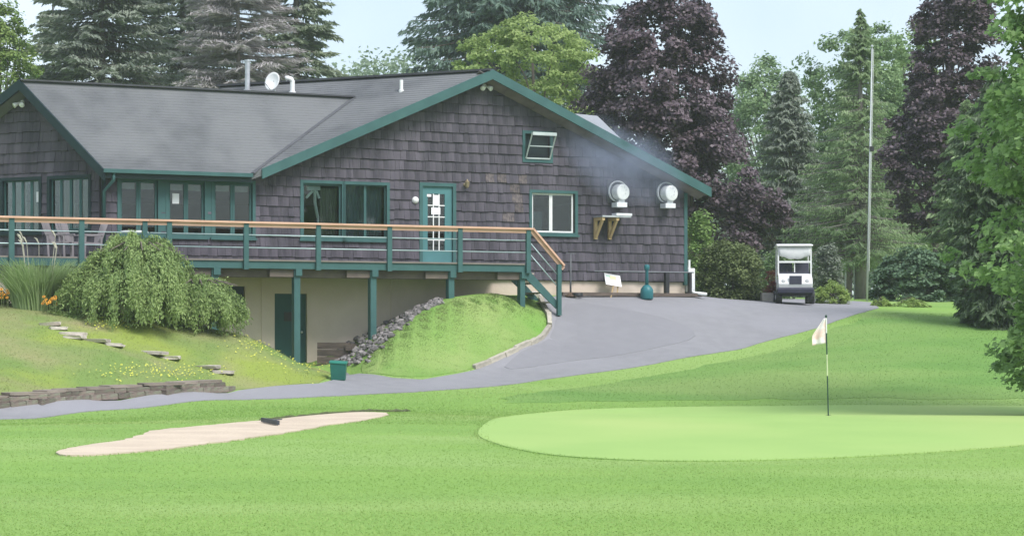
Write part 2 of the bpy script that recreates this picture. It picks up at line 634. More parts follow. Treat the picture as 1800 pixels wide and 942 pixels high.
M_BLIND = mat('blind', (.17, .22, .25), (.14, .185, .21), scale=3, rough=.9)
M_STONE = mat('grey_stone', (.42, .38, .34), (.30, .275, .255), scale=2.5, rough=.95, bump=.6, bscale=8, objrand=.25)
M_TIMBER = mat('old_timber', (.13, .10, .085), (.075, .06, .055), scale=2, rough=.95, bump=.4, bscale=9, stretch=(1, 1, 5), objrand=.2)
M_RUBBLE = mat('rubble', (.23, .21, .205), (.14, .13, .13), scale=3, rough=.95, bump=.3, objrand=.45)
GLASS = glass_mat('window_glass')

# ------------------------------------------------------------------ ground
def axis(lo, hi, step, far, n):
    core = np.arange(lo, hi + 1e-6, step)
    g = np.geomspace(1, far, n)
    return np.concatenate([(lo - g)[::-1], core, hi + g])
gx = axis(-24, 24, .28, 900, 13)
gy = axis(8, 82, .28, 1200, 15)
gy = gy[gy > -400]
XX, YY = np.meshgrid(gx, gy)
ZZ = terrain(XX, YY)
nx, ny = len(gx), len(gy)
ii = np.arange(nx * ny).reshape(ny, nx)
fq = np.stack([ii[:-1, :-1], ii[:-1, 1:], ii[1:, 1:], ii[1:, :-1]], -1).reshape(-1, 4)
ground = np_mesh('ground', np.stack([XX.ravel(), YY.ravel(), ZZ.ravel()], 1), fq, M_FAIR, smooth=True)
tag(ground, 'mown grass fairway and lawn', kind='structure')

def hits(lst):
    r = []
    for q in lst:
        r.append(hit(*q) if len(q) == 2 else ground_at(q[0], q[2]))
    return r

PG = smooth_closed(hits([(835, 765), (850, 745), (890, 732), (950, 724), (1050, 718), (1200, 715), (1400, 713), (1600, 712.5), (1800, 713), (1950, 717), (2050, 730),
                         (2050, 755), (1950, 768), (1800, 783), (1650, 795), (1500, 804), (1300, 811), (1150, 811), (1000, 804), (920, 793), (870, 780)]), 2)
ctr = PG.mean(0)
COLLAR = ctr + (PG - ctr) * np.array([1.05, 1.035])
M_COLLAR = mat('collar_turf', (.225, .365, .098), (.20, .335, .09), scale=.6, rough=.9, bump=.3, bscale=40, spec=.15)
sheet('putting_green', PG, .012, M_GREEN)
BK = smooth_closed(hits([(93, 800), (112, 791), (150, 784), (220, 776), (252, 764), (270, 757), (330, 752), (400, 745), (460, 740), (540, 732), (600, 727), (650, 725), (690, 728),
                         (660, 736), (620, 742), (560, 751), (500, 762), (430, 772), (350, 783), (280, 792), (200, 799), (130, 803)]), 1)
sheet('bunker_sand', BK, .02, M_SAND, step=.3, rag=.03)
ROAD = hits([(-320, 757), (-150, 744), (0, 738), (150, 724), (300, 711), (450, 702), (600, 696), (720, 690), (850, 681), (950, 668), (1050, 655), (1150, 640), (1250, 622), (1330, 605), (1400, 587),
             (1450, 572), (1490, 558), (1520, 549), (1545, 0, 69.5), (1530, 0, 74), (1400, 0, 80), (1215, 0, 76)])
ROAD += [WF.W(WF.t(1206, .1), .1, 0), WF.W(WF.t(1100, .1), .1, 0), WF.W(WF.t(985, .1), .1, 0)]
ROAD += hits([(950, 526), (956, 538), (966, 556), (970, 573), (962, 588), (937, 606), (902, 622), (862, 641), (802, 658), (742, 668), (690, 665), (640, 658), (608, 655), (585, 669), (560, 675),
              (420, 687), (300, 692), (150, 702), (0, 717), (-150, 727), (-320, 739)])
_, ROADB = sheet('asphalt_drive', ROAD, .02, M_ASPH, step=.4)
PATCH = smooth_closed(hits([(1000, 530), (1100, 545), (1190, 566), (1228, 588), (1205, 603), (1130, 618), (1040, 632), (950, 645), (880, 652), (905, 628), (945, 608), (972, 588), (978, 560)]), 1)
sheet('asphalt_patch', PATCH, .036, M_ASPH2, step=.5)
ROUGH = smooth_closed(hits([(880, 697), (1000, 684), (1100, 668), (1200, 652), (1300, 632), (1400, 604), (1460, 580), (1510, 562), (1545, 551), (1700, 559), (1830, 568), (1990, 580), (2080, 650),
                            (2080, 690), (1950, 702), (1800, 702), (1600, 701), (1400, 701), (1200, 703), (1050, 706), (950, 709), (890, 706)]), 1)
M_ROUGH = mat('rough_lawn', (.135, .255, .065), (.165, .29, .075), scale=.6, rough=.95, bump=.6, bscale=18, c3=(.21, .31, .095), s3=.25, spec=.1, stretch=(.4, 1, 1))
sheet('rough_lawn', ROUGH, .01, M_ROUGH, rag=.12)
MOUND = smooth_closed(hits([(632, 648), (650, 618), (690, 580), (740, 547), (790, 528), (850, 518), (910, 520), (942, 528), (952, 545), (963, 572), (945, 602), (860, 637), (800, 655), (740, 664), (680, 660), (640, 656)]), 1)
sheet('grass_mound', MOUND, .02, M_MOUND, rag=.03)
BANK = hits([(-150, 544), (0, 549), (120, 556), (300, 584), (430, 596), (480, 618), (520, 642), (575, 665), (560, 673), (470, 681), (408, 685.5), (350, 688), (300, 691), (230, 695.5), (150, 701), (80, 707), (0, 715.5), (-150, 726), (-320, 738)])
BANK2 = [ground_at(-320, 62.5), ground_at(-150, 61.5), ground_at(0, 60.5), ground_at(180, 59.2), ground_at(300, 60), ground_at(430, 60.6), ground_at(520, 60.8), ground_at(590, 59.6)] + BANK[7:]
_, BANKB = sheet('grass_bank', BANK2, .02, M_BANK, step=.4)

# ------------------------------------------------------------------ clubhouse
zML, zMR = plane_z(A_, L_, B_), plane_z(A_, R_, B_)
E0 = WF.at(180, 297, .45)
R0 = LF.at(35, 143, .4)
uW = np.array([WF.u[0], WF.u[1], 0.0])
zR = plane_z(E0, E0 + uW, R0)
S0 = LF.at(-80, 236, .4)
S0 = R0 + (S0 - R0) * 2.0
zRb = plane_z(R0, R0 + uW, S0)
def meet(p, d, fz):
    a, b = 0.0, 30.0
    f = lambda k: fz(p[0] + k * d[0], p[1] + k * d[1]) - p[2]
    for _ in range(60):
        m_ = (a + b) / 2
        if f(m_) < 0: a = m_
        else: b = m_
    return p + a * d
R1 = meet(R0, uW, zML)
E1 = meet(E0, uW, zML)
club = thing('clubhouse', 'long brown shingled clubhouse with grey roof and teal green trim', 'building', WF.W(0, -5, .7), WF.a)
RT = .16       # roof thickness
tR = WF.t(1205)
tC = WF.t(180)
def roof_w(t):
    q = WF.W(t, 0, 0)
    a = max(zR(q[0], q[1]), zML(q[0], q[1])) if t < 0 else zML(q[0], q[1])
    return min(a, zMR(q[0], q[1])) - RT - .01
def roof_l(t):
    q = LF.W(t, 0, 0)
    return min(zR(q[0], q[1]), zRb(q[0], q[1])) - RT - .01

# openings, as (t0, t1, z0, z1) of the glass-side opening
def opening(fr, x0, x1, y0, y1):
    t0, t1 = fr.t(x0), fr.t(x1)
    xm = (x0 + x1) / 2
    return (t0, t1, fr.tz(xm, y1)[1], fr.tz(xm, y0)[1])
OPW = {'C': opening(WF, 211, 277, 319, 412), 'D': opening(WF, 296, 359, 320, 413), 'E': opening(WF, 376, 443, 321, 414),
       'W1': opening(WF, 532, 600, 323, 417), 'W2': opening(WF, 606, 679, 323, 418), 'DOOR': opening(WF, 742, 795, 328, 460),
       'SL': opening(WF, 934, 1010, 340, 409), 'UP': opening(WF, 922, 966, 236, 281)}
_d = OPW['DOOR']
OPW['DOOR'] = (_d[0], _d[1], FLOOR_Z, _d[3])
OPL = {'LA': opening(LF, 6, 70, 316, 404), 'LB': opening(LF, 89, 157, 314, 404)}
z0 = OPW['C'][2]
for k in ('C', 'D', 'E'):
    OPW[k] = (OPW[k][0], OPW[k][1], OPW['D'][2], OPW['D'][3])
for k in ('W1', 'W2'):
    OPW[k] = (OPW[k][0], OPW[k][1], OPW['W1'][2], OPW['W1'][3])
zl0, zl1 = OPL['LB'][2], OPL['LB'][3]
for k in OPL:
    OPL[k] = (OPL[k][0], OPL[k][1], zl0, zl1)
SID_Z = 3.2            # bottom of the siding
t_kink = None
for tt in np.linspace(tC, 0, 2000):
    q = WF.W(tt, 0, 0)
    if zML(q[0], q[1]) > zR(q[0], q[1]):
        t_kink = tt
        break
t_apex = WF.t(865)
for tt in np.linspace(-3, 6, 3000):
    q = WF.W(tt, 0, 0)
    if zML(q[0], q[1]) > zMR(q[0], q[1]):
        t_apex = tt
        break

def wall_sheet(fr, t0, t1, z0, roof, ops, breaks, th=.14):
    mb = MB()
    ts = sorted(set([t0, t1] + list(breaks) + [v for o in ops for v in o[:2]]))
    for a, b in zip(ts[:-1], ts[1:]):
        if b - a < 1e-5:
            continue
        ms = [o for o in ops if o[0] < (a + b) / 2 < o[1]]
        cuts = [z0] + sorted(v for o in ms for v in o[2:4])
        ra, rb = roof(a + 1e-4), roof(b - 1e-4)
        segs = []
        if ms:
            for i in range(0, len(cuts), 2):
                lo = cuts[i]
                if i + 1 < len(cuts):
                    segs.append((lo, lo, cuts[i + 1], cuts[i + 1]))
                else:
                    segs.append((lo, lo, ra, rb))
        else:
            segs = [(z0, z0, ra, rb)]
        for la, lb, ha, hb in segs:
            if ha - la < 1e-3 and hb - lb < 1e-3:
                continue
            c = [fr.W(a, 0, la), fr.W(b, 0, lb), fr.W(b, -th, lb), fr.W(a, -th, la), fr.W(a, 0, ha), fr.W(b, 0, hb), fr.W(b, -th, hb), fr.W(a, -th, ha)]
            mb.hexa(c)
    return mb

tLs = LF.t(-185)
t_apl = LF.t(35)
for tt in np.linspace(tLs, 0, 2000):
    q = LF.W(tt, 0, 0)
    if zRb(q[0], q[1]) > zR(q[0], q[1]):
        t_apl = tt
        break
wall_sheet(WF, tC, tR, SID_Z - .02, roof_w, list(OPW.values()), [t_kink, t_apex]).build('wall', M_WALL, club)
wall_sheet(LF, tLs, 0, SID_Z - .02, roof_l, list(OPL.values()), [t_apl]).build('wall', M_WALL, club)

# ---- shingles
def shingle_list(fr, t0, t1, z0, roof, ops, course=.275):
    r = []
    row = 0
    z = z0
    ztop = max(roof(t) for t in np.linspace(t0, t1, 60))
    while z < ztop:
        z1 = z + course
        t = t0
        # intervals cut by openings
        cuts = [(o[0], o[1], o[2], o[3]) for o in ops if o[2] < z1 and o[3] > z]
        edges = sorted(set([t0, t1] + [min(max(c, t0), t1) for o in cuts for c in o[:2]]))
        for a, b in zip(edges[:-1], edges[1:]):
            mid = (a + b) / 2
            lo, hi = z, z1
            skip = False
            for o in cuts:
                if o[0] < mid < o[1]:
                    if o[2] <= lo + .02 and o[3] >= hi - .02: skip = True
                    elif o[2] > lo + .02: hi = min(hi, o[2])
                    else: lo = max(lo, o[3])
            if skip or hi - lo < .03:
                continue
            t = a
            while t < b - 1e-3:
                w = random.choice([.11, .14, .17, .20, .24, .28, .34]) * random.uniform(.9, 1.1)
                e = t + w
                if b - e < .1:
                    e = b
                ta, tb = t, e
                ra, rb = roof(ta + .005), roof(tb - .005)
                if ra < lo < rb:                    # trim the corner that would stand above the roof
                    ta, ra = ta + (tb - ta) * (lo - ra) / (rb - ra), lo
                elif rb < lo < ra:
                    tb, rb = tb - (tb - ta) * (lo - rb) / (ra - rb), lo
                ha, hb = min(hi, ra), min(hi, rb)
                if max(ha, hb) - lo > .03 and tb - ta > .03:
                    r.append((ta, tb, lo + random.uniform(-.012, .012) * (lo == z), max(ha, lo + .005), max(hb, lo + .005)))
                t = e
        z = z1
    return r

unit_me = None
def unit_shingle():
    global unit_me
    if unit_me is None:
        mb = MB()
        # butt thick at the bottom, tucked in at the top; unit width and height
        mb.hexa([(0, -.044, 0), (1, -.044, 0), (1, .004, 0), (0, .004, 0), (0, -.014, 1), (1, -.014, 1), (1, .004, 1), (0, .004, 1)])
        unit_me = bpy.data.meshes.new('shingle')
        unit_me.from_pydata(mb.v, [], mb.f)
        unit_me.materials.append(M_SHAKE)
    return unit_me
scuffed_me = unit_shingle().copy()      # where the finish has peeled to paler wood
scuffed_me.materials.clear()
scuffed_me.materials.append(mat('peeling_shake', (.185, .155, .150), (.080, .070, .080), scale=2.2, rough=.95, bump=.5, bscale=9, stretch=(5, 5, 1.4), objrand=.2, spec=.15))
def grow(o, g=.085):
    return (o[0] - g, o[1] + g, o[2] - g, o[3] + g)
shW = shingle_list(WF, tC + .08, tR - .07, SID_Z, roof_w, [grow(o) for o in OPW.values()])
shL = shingle_list(LF, tLs, -.08, SID_Z, roof_l, [grow(o) for o in OPL.values()])
clinv = ROOTM[club.name].inverted()
full = [(s, WF) for s in shW if abs(s[3] - s[4]) < 1e-4]
full.sort(key=lambda q: -(q[0][1] - q[0][0]) * (q[0][3] - q[0][2]))
big = full[:300]
bigset = set(id(q[0]) for q in big)
GAP = .003
for s, fr in big:
    cpx = pix(fr.W((s[0] + s[1]) / 2, 0, s[2] + .15))
    near = max(0, 1 - math.hypot((cpx[0] - 895) / 60, (cpx[1] - 335) / 55))
    o = bpy.data.objects.new('shingle', scuffed_me if random.random() < near * .8 else unit_shingle())
    COL.objects.link(o)
    o.parent = club
    p = clinv @ Vector([float(q) for q in fr.W(s[0] + GAP, 0, s[2])])
    o.location = p
    o.scale = (s[1] - s[0] - 2 * GAP, random.uniform(.8, 1.35), s[3] - s[2] - .004)
    o.rotation_euler = (0, random.gauss(0, .006), 0)
rest = MB()
for fr, lst in ((WF, [s for s in shW if id(s) not in bigset]), (LF, shL)):
    for s in lst:
        k = random.uniform(.8, 1.35)
        a, b = s[0] + GAP, s[1] - GAP
        rest.hexa([fr.W(a, .044 * k, s[2]), fr.W(b, .044 * k, s[2]), fr.W(b, -.004, s[2]), fr.W(a, -.004, s[2]),
                   fr.W(a, .014, s[3]), fr.W(b, .014, s[4]), fr.W(b, -.004, s[4]), fr.W(a, -.004, s[3])])
tag(rest.build('shingle_siding', M_SHAKE, club), kind='stuff')

# ---- corner boards
MB().wbox(WF, tR - .07, tR + .04, -.12, .05, SID_Z - .1, roof_w(tR) - .02).build('corner_board', M_TEAL, club)
MB().wbox(WF, tC - .02, tC + .08, -.05, .045, SID_Z - .02, roof_w(tC + .1) - .02).build('corner_board', M_TEAL_SHADE, club)

# ---- foundation
fd = MB()
tDs = WF.t(372)
fd.wbox(WF, WF.t(385), WF.t(392), -.5, -.06, .3, SID_Z - .02)
odoor = opening(WF, 484, 541, 516, 640)
owin = opening(WF, 392, 432, 503, 562)
fops = [(odoor[0], odoor[1], .5, odoor[3]), owin]
wall_f = wall_sheet(WF, tC, tR + .005, .3, lambda t: SID_Z - .021, fops, [], th=.3)
# pull the foundation back behind the siding
wall_f.v = [tuple(np.array(p) - np.array([WF.n[0], WF.n[1], 0]) * .05) for p in wall_f.v]
wall_f.build('foundation_wall', M_CONC, club)
wl2 = wall_sheet(LF, tLs, 0, 1.0, lambda t: SID_Z - .021, [], [], th=.3)
wl2.v = [tuple(np.array(p) - np.array([LF.n[0], LF.n[1], 0]) * .05) for p in wl2.v]
wl2.build('foundation_wall', M_CONC, club)
# pilaster cracks and joints in the concrete
for px in (462, 655, 690):
    t = WF.t(px)
    MB().wbox(WF, t - .03, t + .03, -.06, -.03, .5, SID_Z - .05).build('concrete_joint', M_CONC, club)
bd = MB().wbox(WF, odoor[0], odoor[1], -.2, -.14, .5, odoor[3]).build('basement_door', mat('basement_green', (.018, .075, .07), (.015, .062, .06), rough=.6), club)
tag(bd, 'dark green basement door under the deck')
mb = MB()
mb.lathe(WF.W(odoor[1] - .14, -.13, odoor[3] - 1.05), [(.03, 0), (.035, .03), (.03, .06), (.01, .065)], 10, axis=(WF.n[0], WF.n[1], 0)).build('door_knob', M_STEEL, bd, smooth=True)
MB().wbox(WF, odoor[0] + .3, odoor[0] + .55, -.14, -.125, odoor[3] - .75, odoor[3] - .5).build('door_vent', M_BLACK, bd)
mid = (odoor[0] + odoor[1]) / 2 + .1
MB().wbox(WF, mid - .012, mid + .012, -.14, -.128, .55, odoor[3] - .02).build('door_seam', M_BLACK, bd)
bw = MB().wbox(WF, owin[0], owin[1], -.2, -.15, owin[2], owin[3]).build('dark_window_panel', M_TEAL_SHADE, club)  # panel whose colour stands for the dark inside of the basement window

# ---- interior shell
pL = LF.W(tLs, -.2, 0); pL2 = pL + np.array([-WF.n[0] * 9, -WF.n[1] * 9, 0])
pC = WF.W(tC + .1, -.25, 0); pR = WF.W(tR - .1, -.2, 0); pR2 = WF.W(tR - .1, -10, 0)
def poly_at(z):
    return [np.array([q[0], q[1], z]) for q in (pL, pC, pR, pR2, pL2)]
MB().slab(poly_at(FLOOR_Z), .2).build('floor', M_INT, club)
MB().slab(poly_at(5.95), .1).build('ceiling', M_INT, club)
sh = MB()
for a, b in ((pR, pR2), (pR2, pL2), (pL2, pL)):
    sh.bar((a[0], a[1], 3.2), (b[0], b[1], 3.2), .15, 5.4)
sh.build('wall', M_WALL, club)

# ---- roofs
roofL = MB()
back = -np.array([WF.n[0], WF.n[1], 0.0])
K_ = R1 + (R1 - E1) * -.0
roofA = [E0, E1, R1, R0]
roofL.slab(roofA, RT)
roofL.slab([R0, R1, R1 + (S0 - R0), S0], RT)
rl = roofL.build('roof', M_ROOF, club)
def on_main(px, py):
    # point of the left main roof plane behind a pixel
    a, b = 55.0, 90.0
    for _ in range(60):
        m_ = (a + b) / 2
        q = P(px, py, m_)
        if zML(q[0], q[1]) < q[2]: a = m_
        else: b = m_
    return P(px, py, a)
gdir = (B_ - A_)
B2 = A_ + gdir * 1.0
Lk_ = L_.copy()
roofM = MB()
low = L_ + (E1 - L_)
Kp = R1 + (E1 - R1) * .35 + (B_ - A_) * .18
Kp[2] = zML(Kp[0], Kp[1])
roofM.slab([L_, A_, B2, Kp, R1, E1] if np.linalg.norm(E1 - L_) > .05 else [L_, A_, B2, Kp, R1], RT)
roofM.slab([A_, R_, R_ + gdir * 1.0, B2], RT)
rm = roofM.build('roof', M_ROOF, club)
# roofing courses: thin raised lines of shingles, too fine to pick apart
def courses(p0, p1, q1, q0, n, m):
    mb = MB()
    for i in range(n):
        f = i / n
        a = p0 + (q0 - p0) * f; b = p1 + (q1 - p1) * f
        f2 = (i + 1) / n
        a2 = p0 + (q0 - p0) * f2; b2 = p1 + (q1 - p1) * f2
        up = np.array([0, 0, 1.0])
        mb.add([a + up * .013, b + up * .013, b2 + up * .004, a2 + up * .004, a + up * .001, b + up * .001], [(0, 1, 2, 3), (4, 5, 1, 0)])
    return tag(mb.build('roof_shingles', m, None if False else club), kind='stuff')
courses(E0, E1, R1, R0, 30, M_ROOF)
c2 = courses(L_, A_ * .0 + L_ + (A_ - L_) * 1e-3, A_, A_, 1, M_ROOF) if False else None
# main roof: strips parallel to its ridge between rake and valley
mbm = MB()
n = 40
for i in range(n):
    f, f2 = i / n, (i + 1) / n
    def seg(f):
        a = L_ + (A_ - L_) * f                       # on the rake
        zz = a[2]
        if zz <= R1[2]:
            b = E1 + (R1 - E1) * ((zz - E1[2]) / (R1[2] - E1[2]) if zz > E1[2] else 0)
        else:
            b = Kp + (B2 - Kp) * ((zz - Kp[2]) / (B2[2] - Kp[2]))
        return a, b
    a, b = seg(f); a2, b2 = seg(f2)
    up = np.array([0, 0, 1.0])
    mbm.add([b + up * .013, a + up * .013, a2 + up * .004, b2 + up * .004, b + up * .001, a + up * .001], [(0, 1, 2, 3), (4, 5, 1, 0)])
tag(mbm.build('roof_shingles', M_ROOF, club), kind='stuff')
# ridge caps, valley flashing
mb = MB()
mb.bar(R0 + np.array([0, 0, .03]), R1 + np.array([0, 0, .02]), .24, .045)
mb.build('ridge_cap', mat('ridge_dark', (.075, .078, .085), (.06, .06, .07), rough=.95), rl)
MB().bar(A_ + np.array([0, 0, .03]), B2 + np.array([0, 0, .03]), .3, .06).build('ridge_cap', MATS['ridge_dark'], rm)
MB().bar(E1 + np.array([0, 0, .012]), R1 + np.array([0, 0, .012]), .22, .035).build('valley_flashing', mat('valley_grey', (.115, .118, .13), rough=.95), rm)
# rake boards
def rake(a, b, fr, m, w=.24, th=.05, parent=None):
    nn = np.array([fr.n[0], fr.n[1], 0])
    mb = MB()
    c = [a + nn * .0, b + nn * .0]
    top = .035
    pts = []
    for zz in (-w, top):
        for p, o in ((a, th), (b, th), (b, -.02), (a, -.02)):
            pts.append(p + nn * o + np.array([0, 0, zz]))
    mb.hexa(pts)
    return mb.build('rake_board', m, parent)
rake(L_ + (L_ - A_) * .012, A_, WF, M_TEAL, parent=rm)
rake(A_, R_ + (R_ - A_) * .012, WF, M_TEAL, parent=rm)
rake(R0, E0 + (E0 - R0) * .03, LF, M_TEAL_SHADE, parent=rl)
rake(S0, R0, LF, M_TEAL_SHADE, parent=rl)
# soffits: boards under the overhang
def soffit(fz_list, fr, ta, tb, fz, o0, o1, parent):
    mb = MB()
    k = 8
    for i in range(k):
        a, b = ta + (tb - ta) * i / k, ta + (tb - ta) * (i + 1) / k - .01
        p = []
        for t, o in ((a, o1), (b, o1), (b, o0), (a, o0)):
            q = fr.W(t, o, 0)
            p.append(np.array([q[0], q[1], fz(q[0], q[1]) - RT - .003]))
        mb.slab(p, .02)
    return mb.build('soffit', M_SOFF, parent)
soffit(None, WF, t_apex, WF.t(1240, .4), zMR, 0, .48, rm)
soffit(None, WF, WF.t(470, .4), t_apex, zML, 0, .48, rm)
# eave fascia and gutter of the low wing
eb = E1 - uW * .0
MB().bar(E0 + np.array([0, 0, -.13]), eb + np.array([0, 0, -.13]), .06, .2).build('fascia_board', M_TEAL_SHADE, rl)
nn = np.array([WF.n[0], WF.n[1], 0])
MB().bar(E0 + nn * .09 + np.array([0, 0, -.05]), eb + nn * .09 + np.array([0, 0, -.05]), .11, .1).build('gutter', M_TEAL, club)
ds = MB()
t1 = WF.t(200, .5)
ds.tube([WF.W(t1, .5, E0[2] - .1), WF.W(t1, .5, E0[2] - .28), WF.W(WF.t(183, .08), .09, E0[2] - .55), WF.W(WF.t(183, .08), .09, FLOOR_Z + .1)], .045, 8)
ds.build('downspout', M_TEAL, club, smooth=True)
# roof of the rear wing seen past the right-hand rake
q0 = P(1016, 205, 76)
mb = MB()
e_ = P(1010, 200, 74); f_ = P(1050, 204, 74); g_ = P(1092, 240, 73); h_ = P(1000, 240, 73)
mb.slab([e_, f_, g_ + np.array([0, .6, 0]), h_ + np.array([0, .6, 0])], .2)
dz = zMR(g_[0], g_[1])
mb2 = MB()
pts_ = []
rw = mat('rear_roof_pale', (.33, .34, .37), (.29, .3, .33), scale=2, rough=.9)
mb.build('roof', rw, club)
c_ = (e_ + f_ + g_ + h_) / 4
MB().box((c_[0] - .2, c_[1] + .6, c_[2] - 2.0), (1.5, 1.2, 3.4), WF.a).build('wall', M_WALL, club)
# ------------------------------------------------------------------ windows and doors
def window(fr, op, cols, m=M_TEAL, sashm=None, cw=.085, sw=.045, head=0.0, bottom_rail=None, uneven=None):
    t0, t1, z0, z1 = op
    sashm = sashm or m
    mb = MB()
    mb.wbox(fr, t0 - cw, t0, -.03, .055, z0 - cw, z1 + cw)
    mb.wbox(fr, t1, t1 + cw, -.03, .055, z0 - cw, z1 + cw)
    mb.wbox(fr, t0, t1, -.03, .053, z1, z1 + cw)
    mb.wbox(fr, t0, t1, -.03, .053, z0 - cw, z0)
    w = mb.build('window', m, club)
    MB().wbox(fr, t0 - cw - .03, t1 + cw + .03, .056, .10, z0 - cw - .03, z0 - cw + .03).build('sill', m, w)
    es = [t0 + (t1 - t0) * i / cols for i in range(cols + 1)] if uneven is None else uneven
    for a, b in zip(es[:-1], es[1:]):
        s = MB()
        s.wbox(fr, a + .003, a + sw, -.09, -.035, z0 + .002, z1 - .002)
        s.wbox(fr, b - sw, b - .003, -.09, -.035, z0 + .002, z1 - .002)
        s.wbox(fr, a + sw, b - sw, -.088, -.037, z0 + .002, z0 + sw)
        s.wbox(fr, a + sw, b - sw, -.088, -.037, z1 - sw, z1 - .002)
        sa = s.build('sash', sashm, w)
        MB().wbox(fr, a + sw, b - sw, -.066, -.06, z0 + sw, z1 - sw).build('pane', GLASS, sa)
    return w

def drape(fr, w, t0, t1, z0, z1, m, o=-.3, folds=9, amp=.03):
    mb = MB()
    n = folds * 4
    vs, fs = [], []
    for i in range(n + 1):
        t = t0 + (t1 - t0) * i / n
        oo = o + amp * math.sin(i / 4 * 2 * math.pi)
        vs += [fr.W(t, oo, z0), fr.W(t, oo, z1), fr.W(t, oo - .01, z0), fr.W(t, oo - .01, z1)]
    for i in range(n):
        a = i * 4
        fs += [(a, a + 4, a + 5, a + 1), (a + 2, a + 3, a + 7, a + 6)]
    mb.add(vs, fs)
    return mb.build('curtain', m, w)

for k in ('C', 'D', 'E'):
    o = OPW[k]
    w = window(WF, o, 2, sw=.06)
    for a, b in ((o[0], (o[0] + o[1]) / 2), ((o[0] + o[1]) / 2, o[1])):
        MB().wbox(WF, a + .07, b - .07, -.16, -.14, o[3] - .22, o[3] - .06).build('valance', mat('valance', (.33, .35, .34), (.28, .3, .3), scale=4, rough=.9), w)
# teal panels between the three window groups
for a, b in (('C', 'D'), ('D', 'E')):
    MB().wbox(WF, OPW[a][1] + .0851, OPW[b][0] - .0851, -.01, .045, OPW['D'][2] - .085, OPW['D'][3] + .085).build('mullion_panel', M_TEAL, club)
w = window(WF, OPW['W1'], 1, sw=.05)
o = OPW['W1']
drape(WF, w, o[0] + .62, o[1] - .02, o[2] + .03, o[3] - .1, M_CURT, folds=6)
MB().wbox(WF, o[0] + .05, o[0] + .6, -.5, -.46, o[2] - .05, o[2] + .22).build('inner_sill_board', M_PINE, w)
w = window(WF, OPW['W2'], 2, sw=.035)
o = OPW['W2']
drape(WF, w, o[0] + .02, o[1] - .02, o[2] + .02, o[3] - .02, M_BLIND, folds=12, amp=.012)
# slider with white vinyl sashes
o = OPW['SL']
w = window(WF, o, 2, sashm=M_WHITE, sw=.05, uneven=[o[0] + .02, o[0] + (o[1] - o[0]) * .46, o[1] - .03])
MB().wbox(WF, o[0] + .15, o[0] + .62, -.6, -.55, o[2] - .1, o[2] + .62).build('cabinet', M_BLIND, w)
for k in ('LA', 'LB'):
    o = OPL[k]
    w = window(LF, o, 4, sw=.035, m=M_TEAL_SHADE, sashm=M_TEAL)
    drape(LF, w, o[0] + .05, o[0] + (o[1] - o[0]) * .45, o[2], o[3] - .02, M_CURT, folds=5)
    drape(LF, w, o[0] + (o[1] - o[0]) * .6, o[1] - .03, o[2], o[3] - .02, mat('curtain_green', (.16, .22, .15), (.3, .3, .2), scale=5, stretch=(6, 6, .3), rough=.95), folds=4)
# upper awning window, sash swung out at the bottom
t0, t1, z0, z1 = OPW['UP']
cw = .085
mb = MB()
mb.wbox(WF, t0 - cw, t0, -.03, .055, z0 - cw, z1 + cw)
mb.wbox(WF, t1, t1 + cw, -.03, .055, z0 - cw, z1 + cw)
mb.wbox(WF, t0, t1, -.03, .053, z1, z1 + cw)
mb.wbox(WF, t0, t1, -.03, .053, z0 - cw, z0)
w = tag(mb.build('window', M_TEAL, club), 'small upper window with its sash swung open')
s = MB()
tip = lambda t, f: WF.W(t, .04 + .42 * (1 - f), z0 + (z1 - z0) * (.18 + .82 * f) )
# hinge at the bottom, leaning out at the top as the photo shows
tip = lambda t, f: WF.W(t, .06 + .40 * f, z0 + .03 + (z1 - z0 - .05) * f * .98)
for tt in (t0 + .02, t1 - .02):
    s.bar(tip(tt, 0), tip(tt, 1), .04, .04, up=(0, 1, 0))
s.bar(tip(t0 + .02, 0), tip(t1 - .02, 0), .04, .04)
s.bar(tip(t0 + .02, 1), tip(t1 - .02, 1), .09, .09)
s.bar(tip(t0 + .02, .5), tip(t1 - .02, .5), .03, .03)
sa = s.build('sash', mat('sash_grey_white', (.5, .55, .55), rough=.5), w)
pn = MB()
pn.add([tip(t0 + .04, .02), tip(t1 - .04, .02), tip(t1 - .04, .98), tip(t0 + .04, .98)], [(0, 1, 2, 3)])
pn.build('pane', GLASS, sa)
MB().wbox(WF, t0, t1, -.14, -.10, z0, z1).build('inner_panel', M_TEAL_SHADE, w)

# main door
t0, t1, z0, z1 = OPW['DOOR']
dm = mat('door_teal', (.075, .20, .21), (.065, .175, .185), scale=2, rough=.5)
mb = MB()
mb.wbox(WF, t0 - .1, t0, -.03, .055, z0, z1 + .1)
mb.wbox(WF, t1, t1 + .1, -.03, .055, z0, z1 + .1)
mb.wbox(WF, t0, t1, -.03, .053, z1, z1 + .1)
fra = mb.build('door_frame', M_TEAL, club)
g0, g1 = WF.t(752), WF.t(782)
gz0, gz1 = WF.tz(767, 442)[1], WF.tz(767, 341)[1]
mb = MB()
mb.wbox(WF, t0 + .004, g0, -.06, -.01, z0 + .01, z1 - .005)
mb.wbox(WF, g1, t1 - .004, -.06, -.01, z0 + .01, z1 - .005)
mb.wbox(WF, g0, g1, -.06, -.01, z0 + .01, gz0)
mb.wbox(WF, g0, g1, -.06, -.01, gz1, z1 - .005)
door = tag(mb.build('door', dm, club), 'teal door with a white fifteen-light glass panel')
for i in range(3):
    for j in range(5):
        a = g0 + (g1 - g0) * i / 3; b = g0 + (g1 - g0) * (i + 1) / 3
        c = gz0 + (gz1 - gz0) * j / 5; d = gz0 + (gz1 - gz0) * (j + 1) / 5
        MB().wbox(WF, a + .004, b - .004, -.04, -.034, c + .004, d - .004).build('pane', GLASS, door)
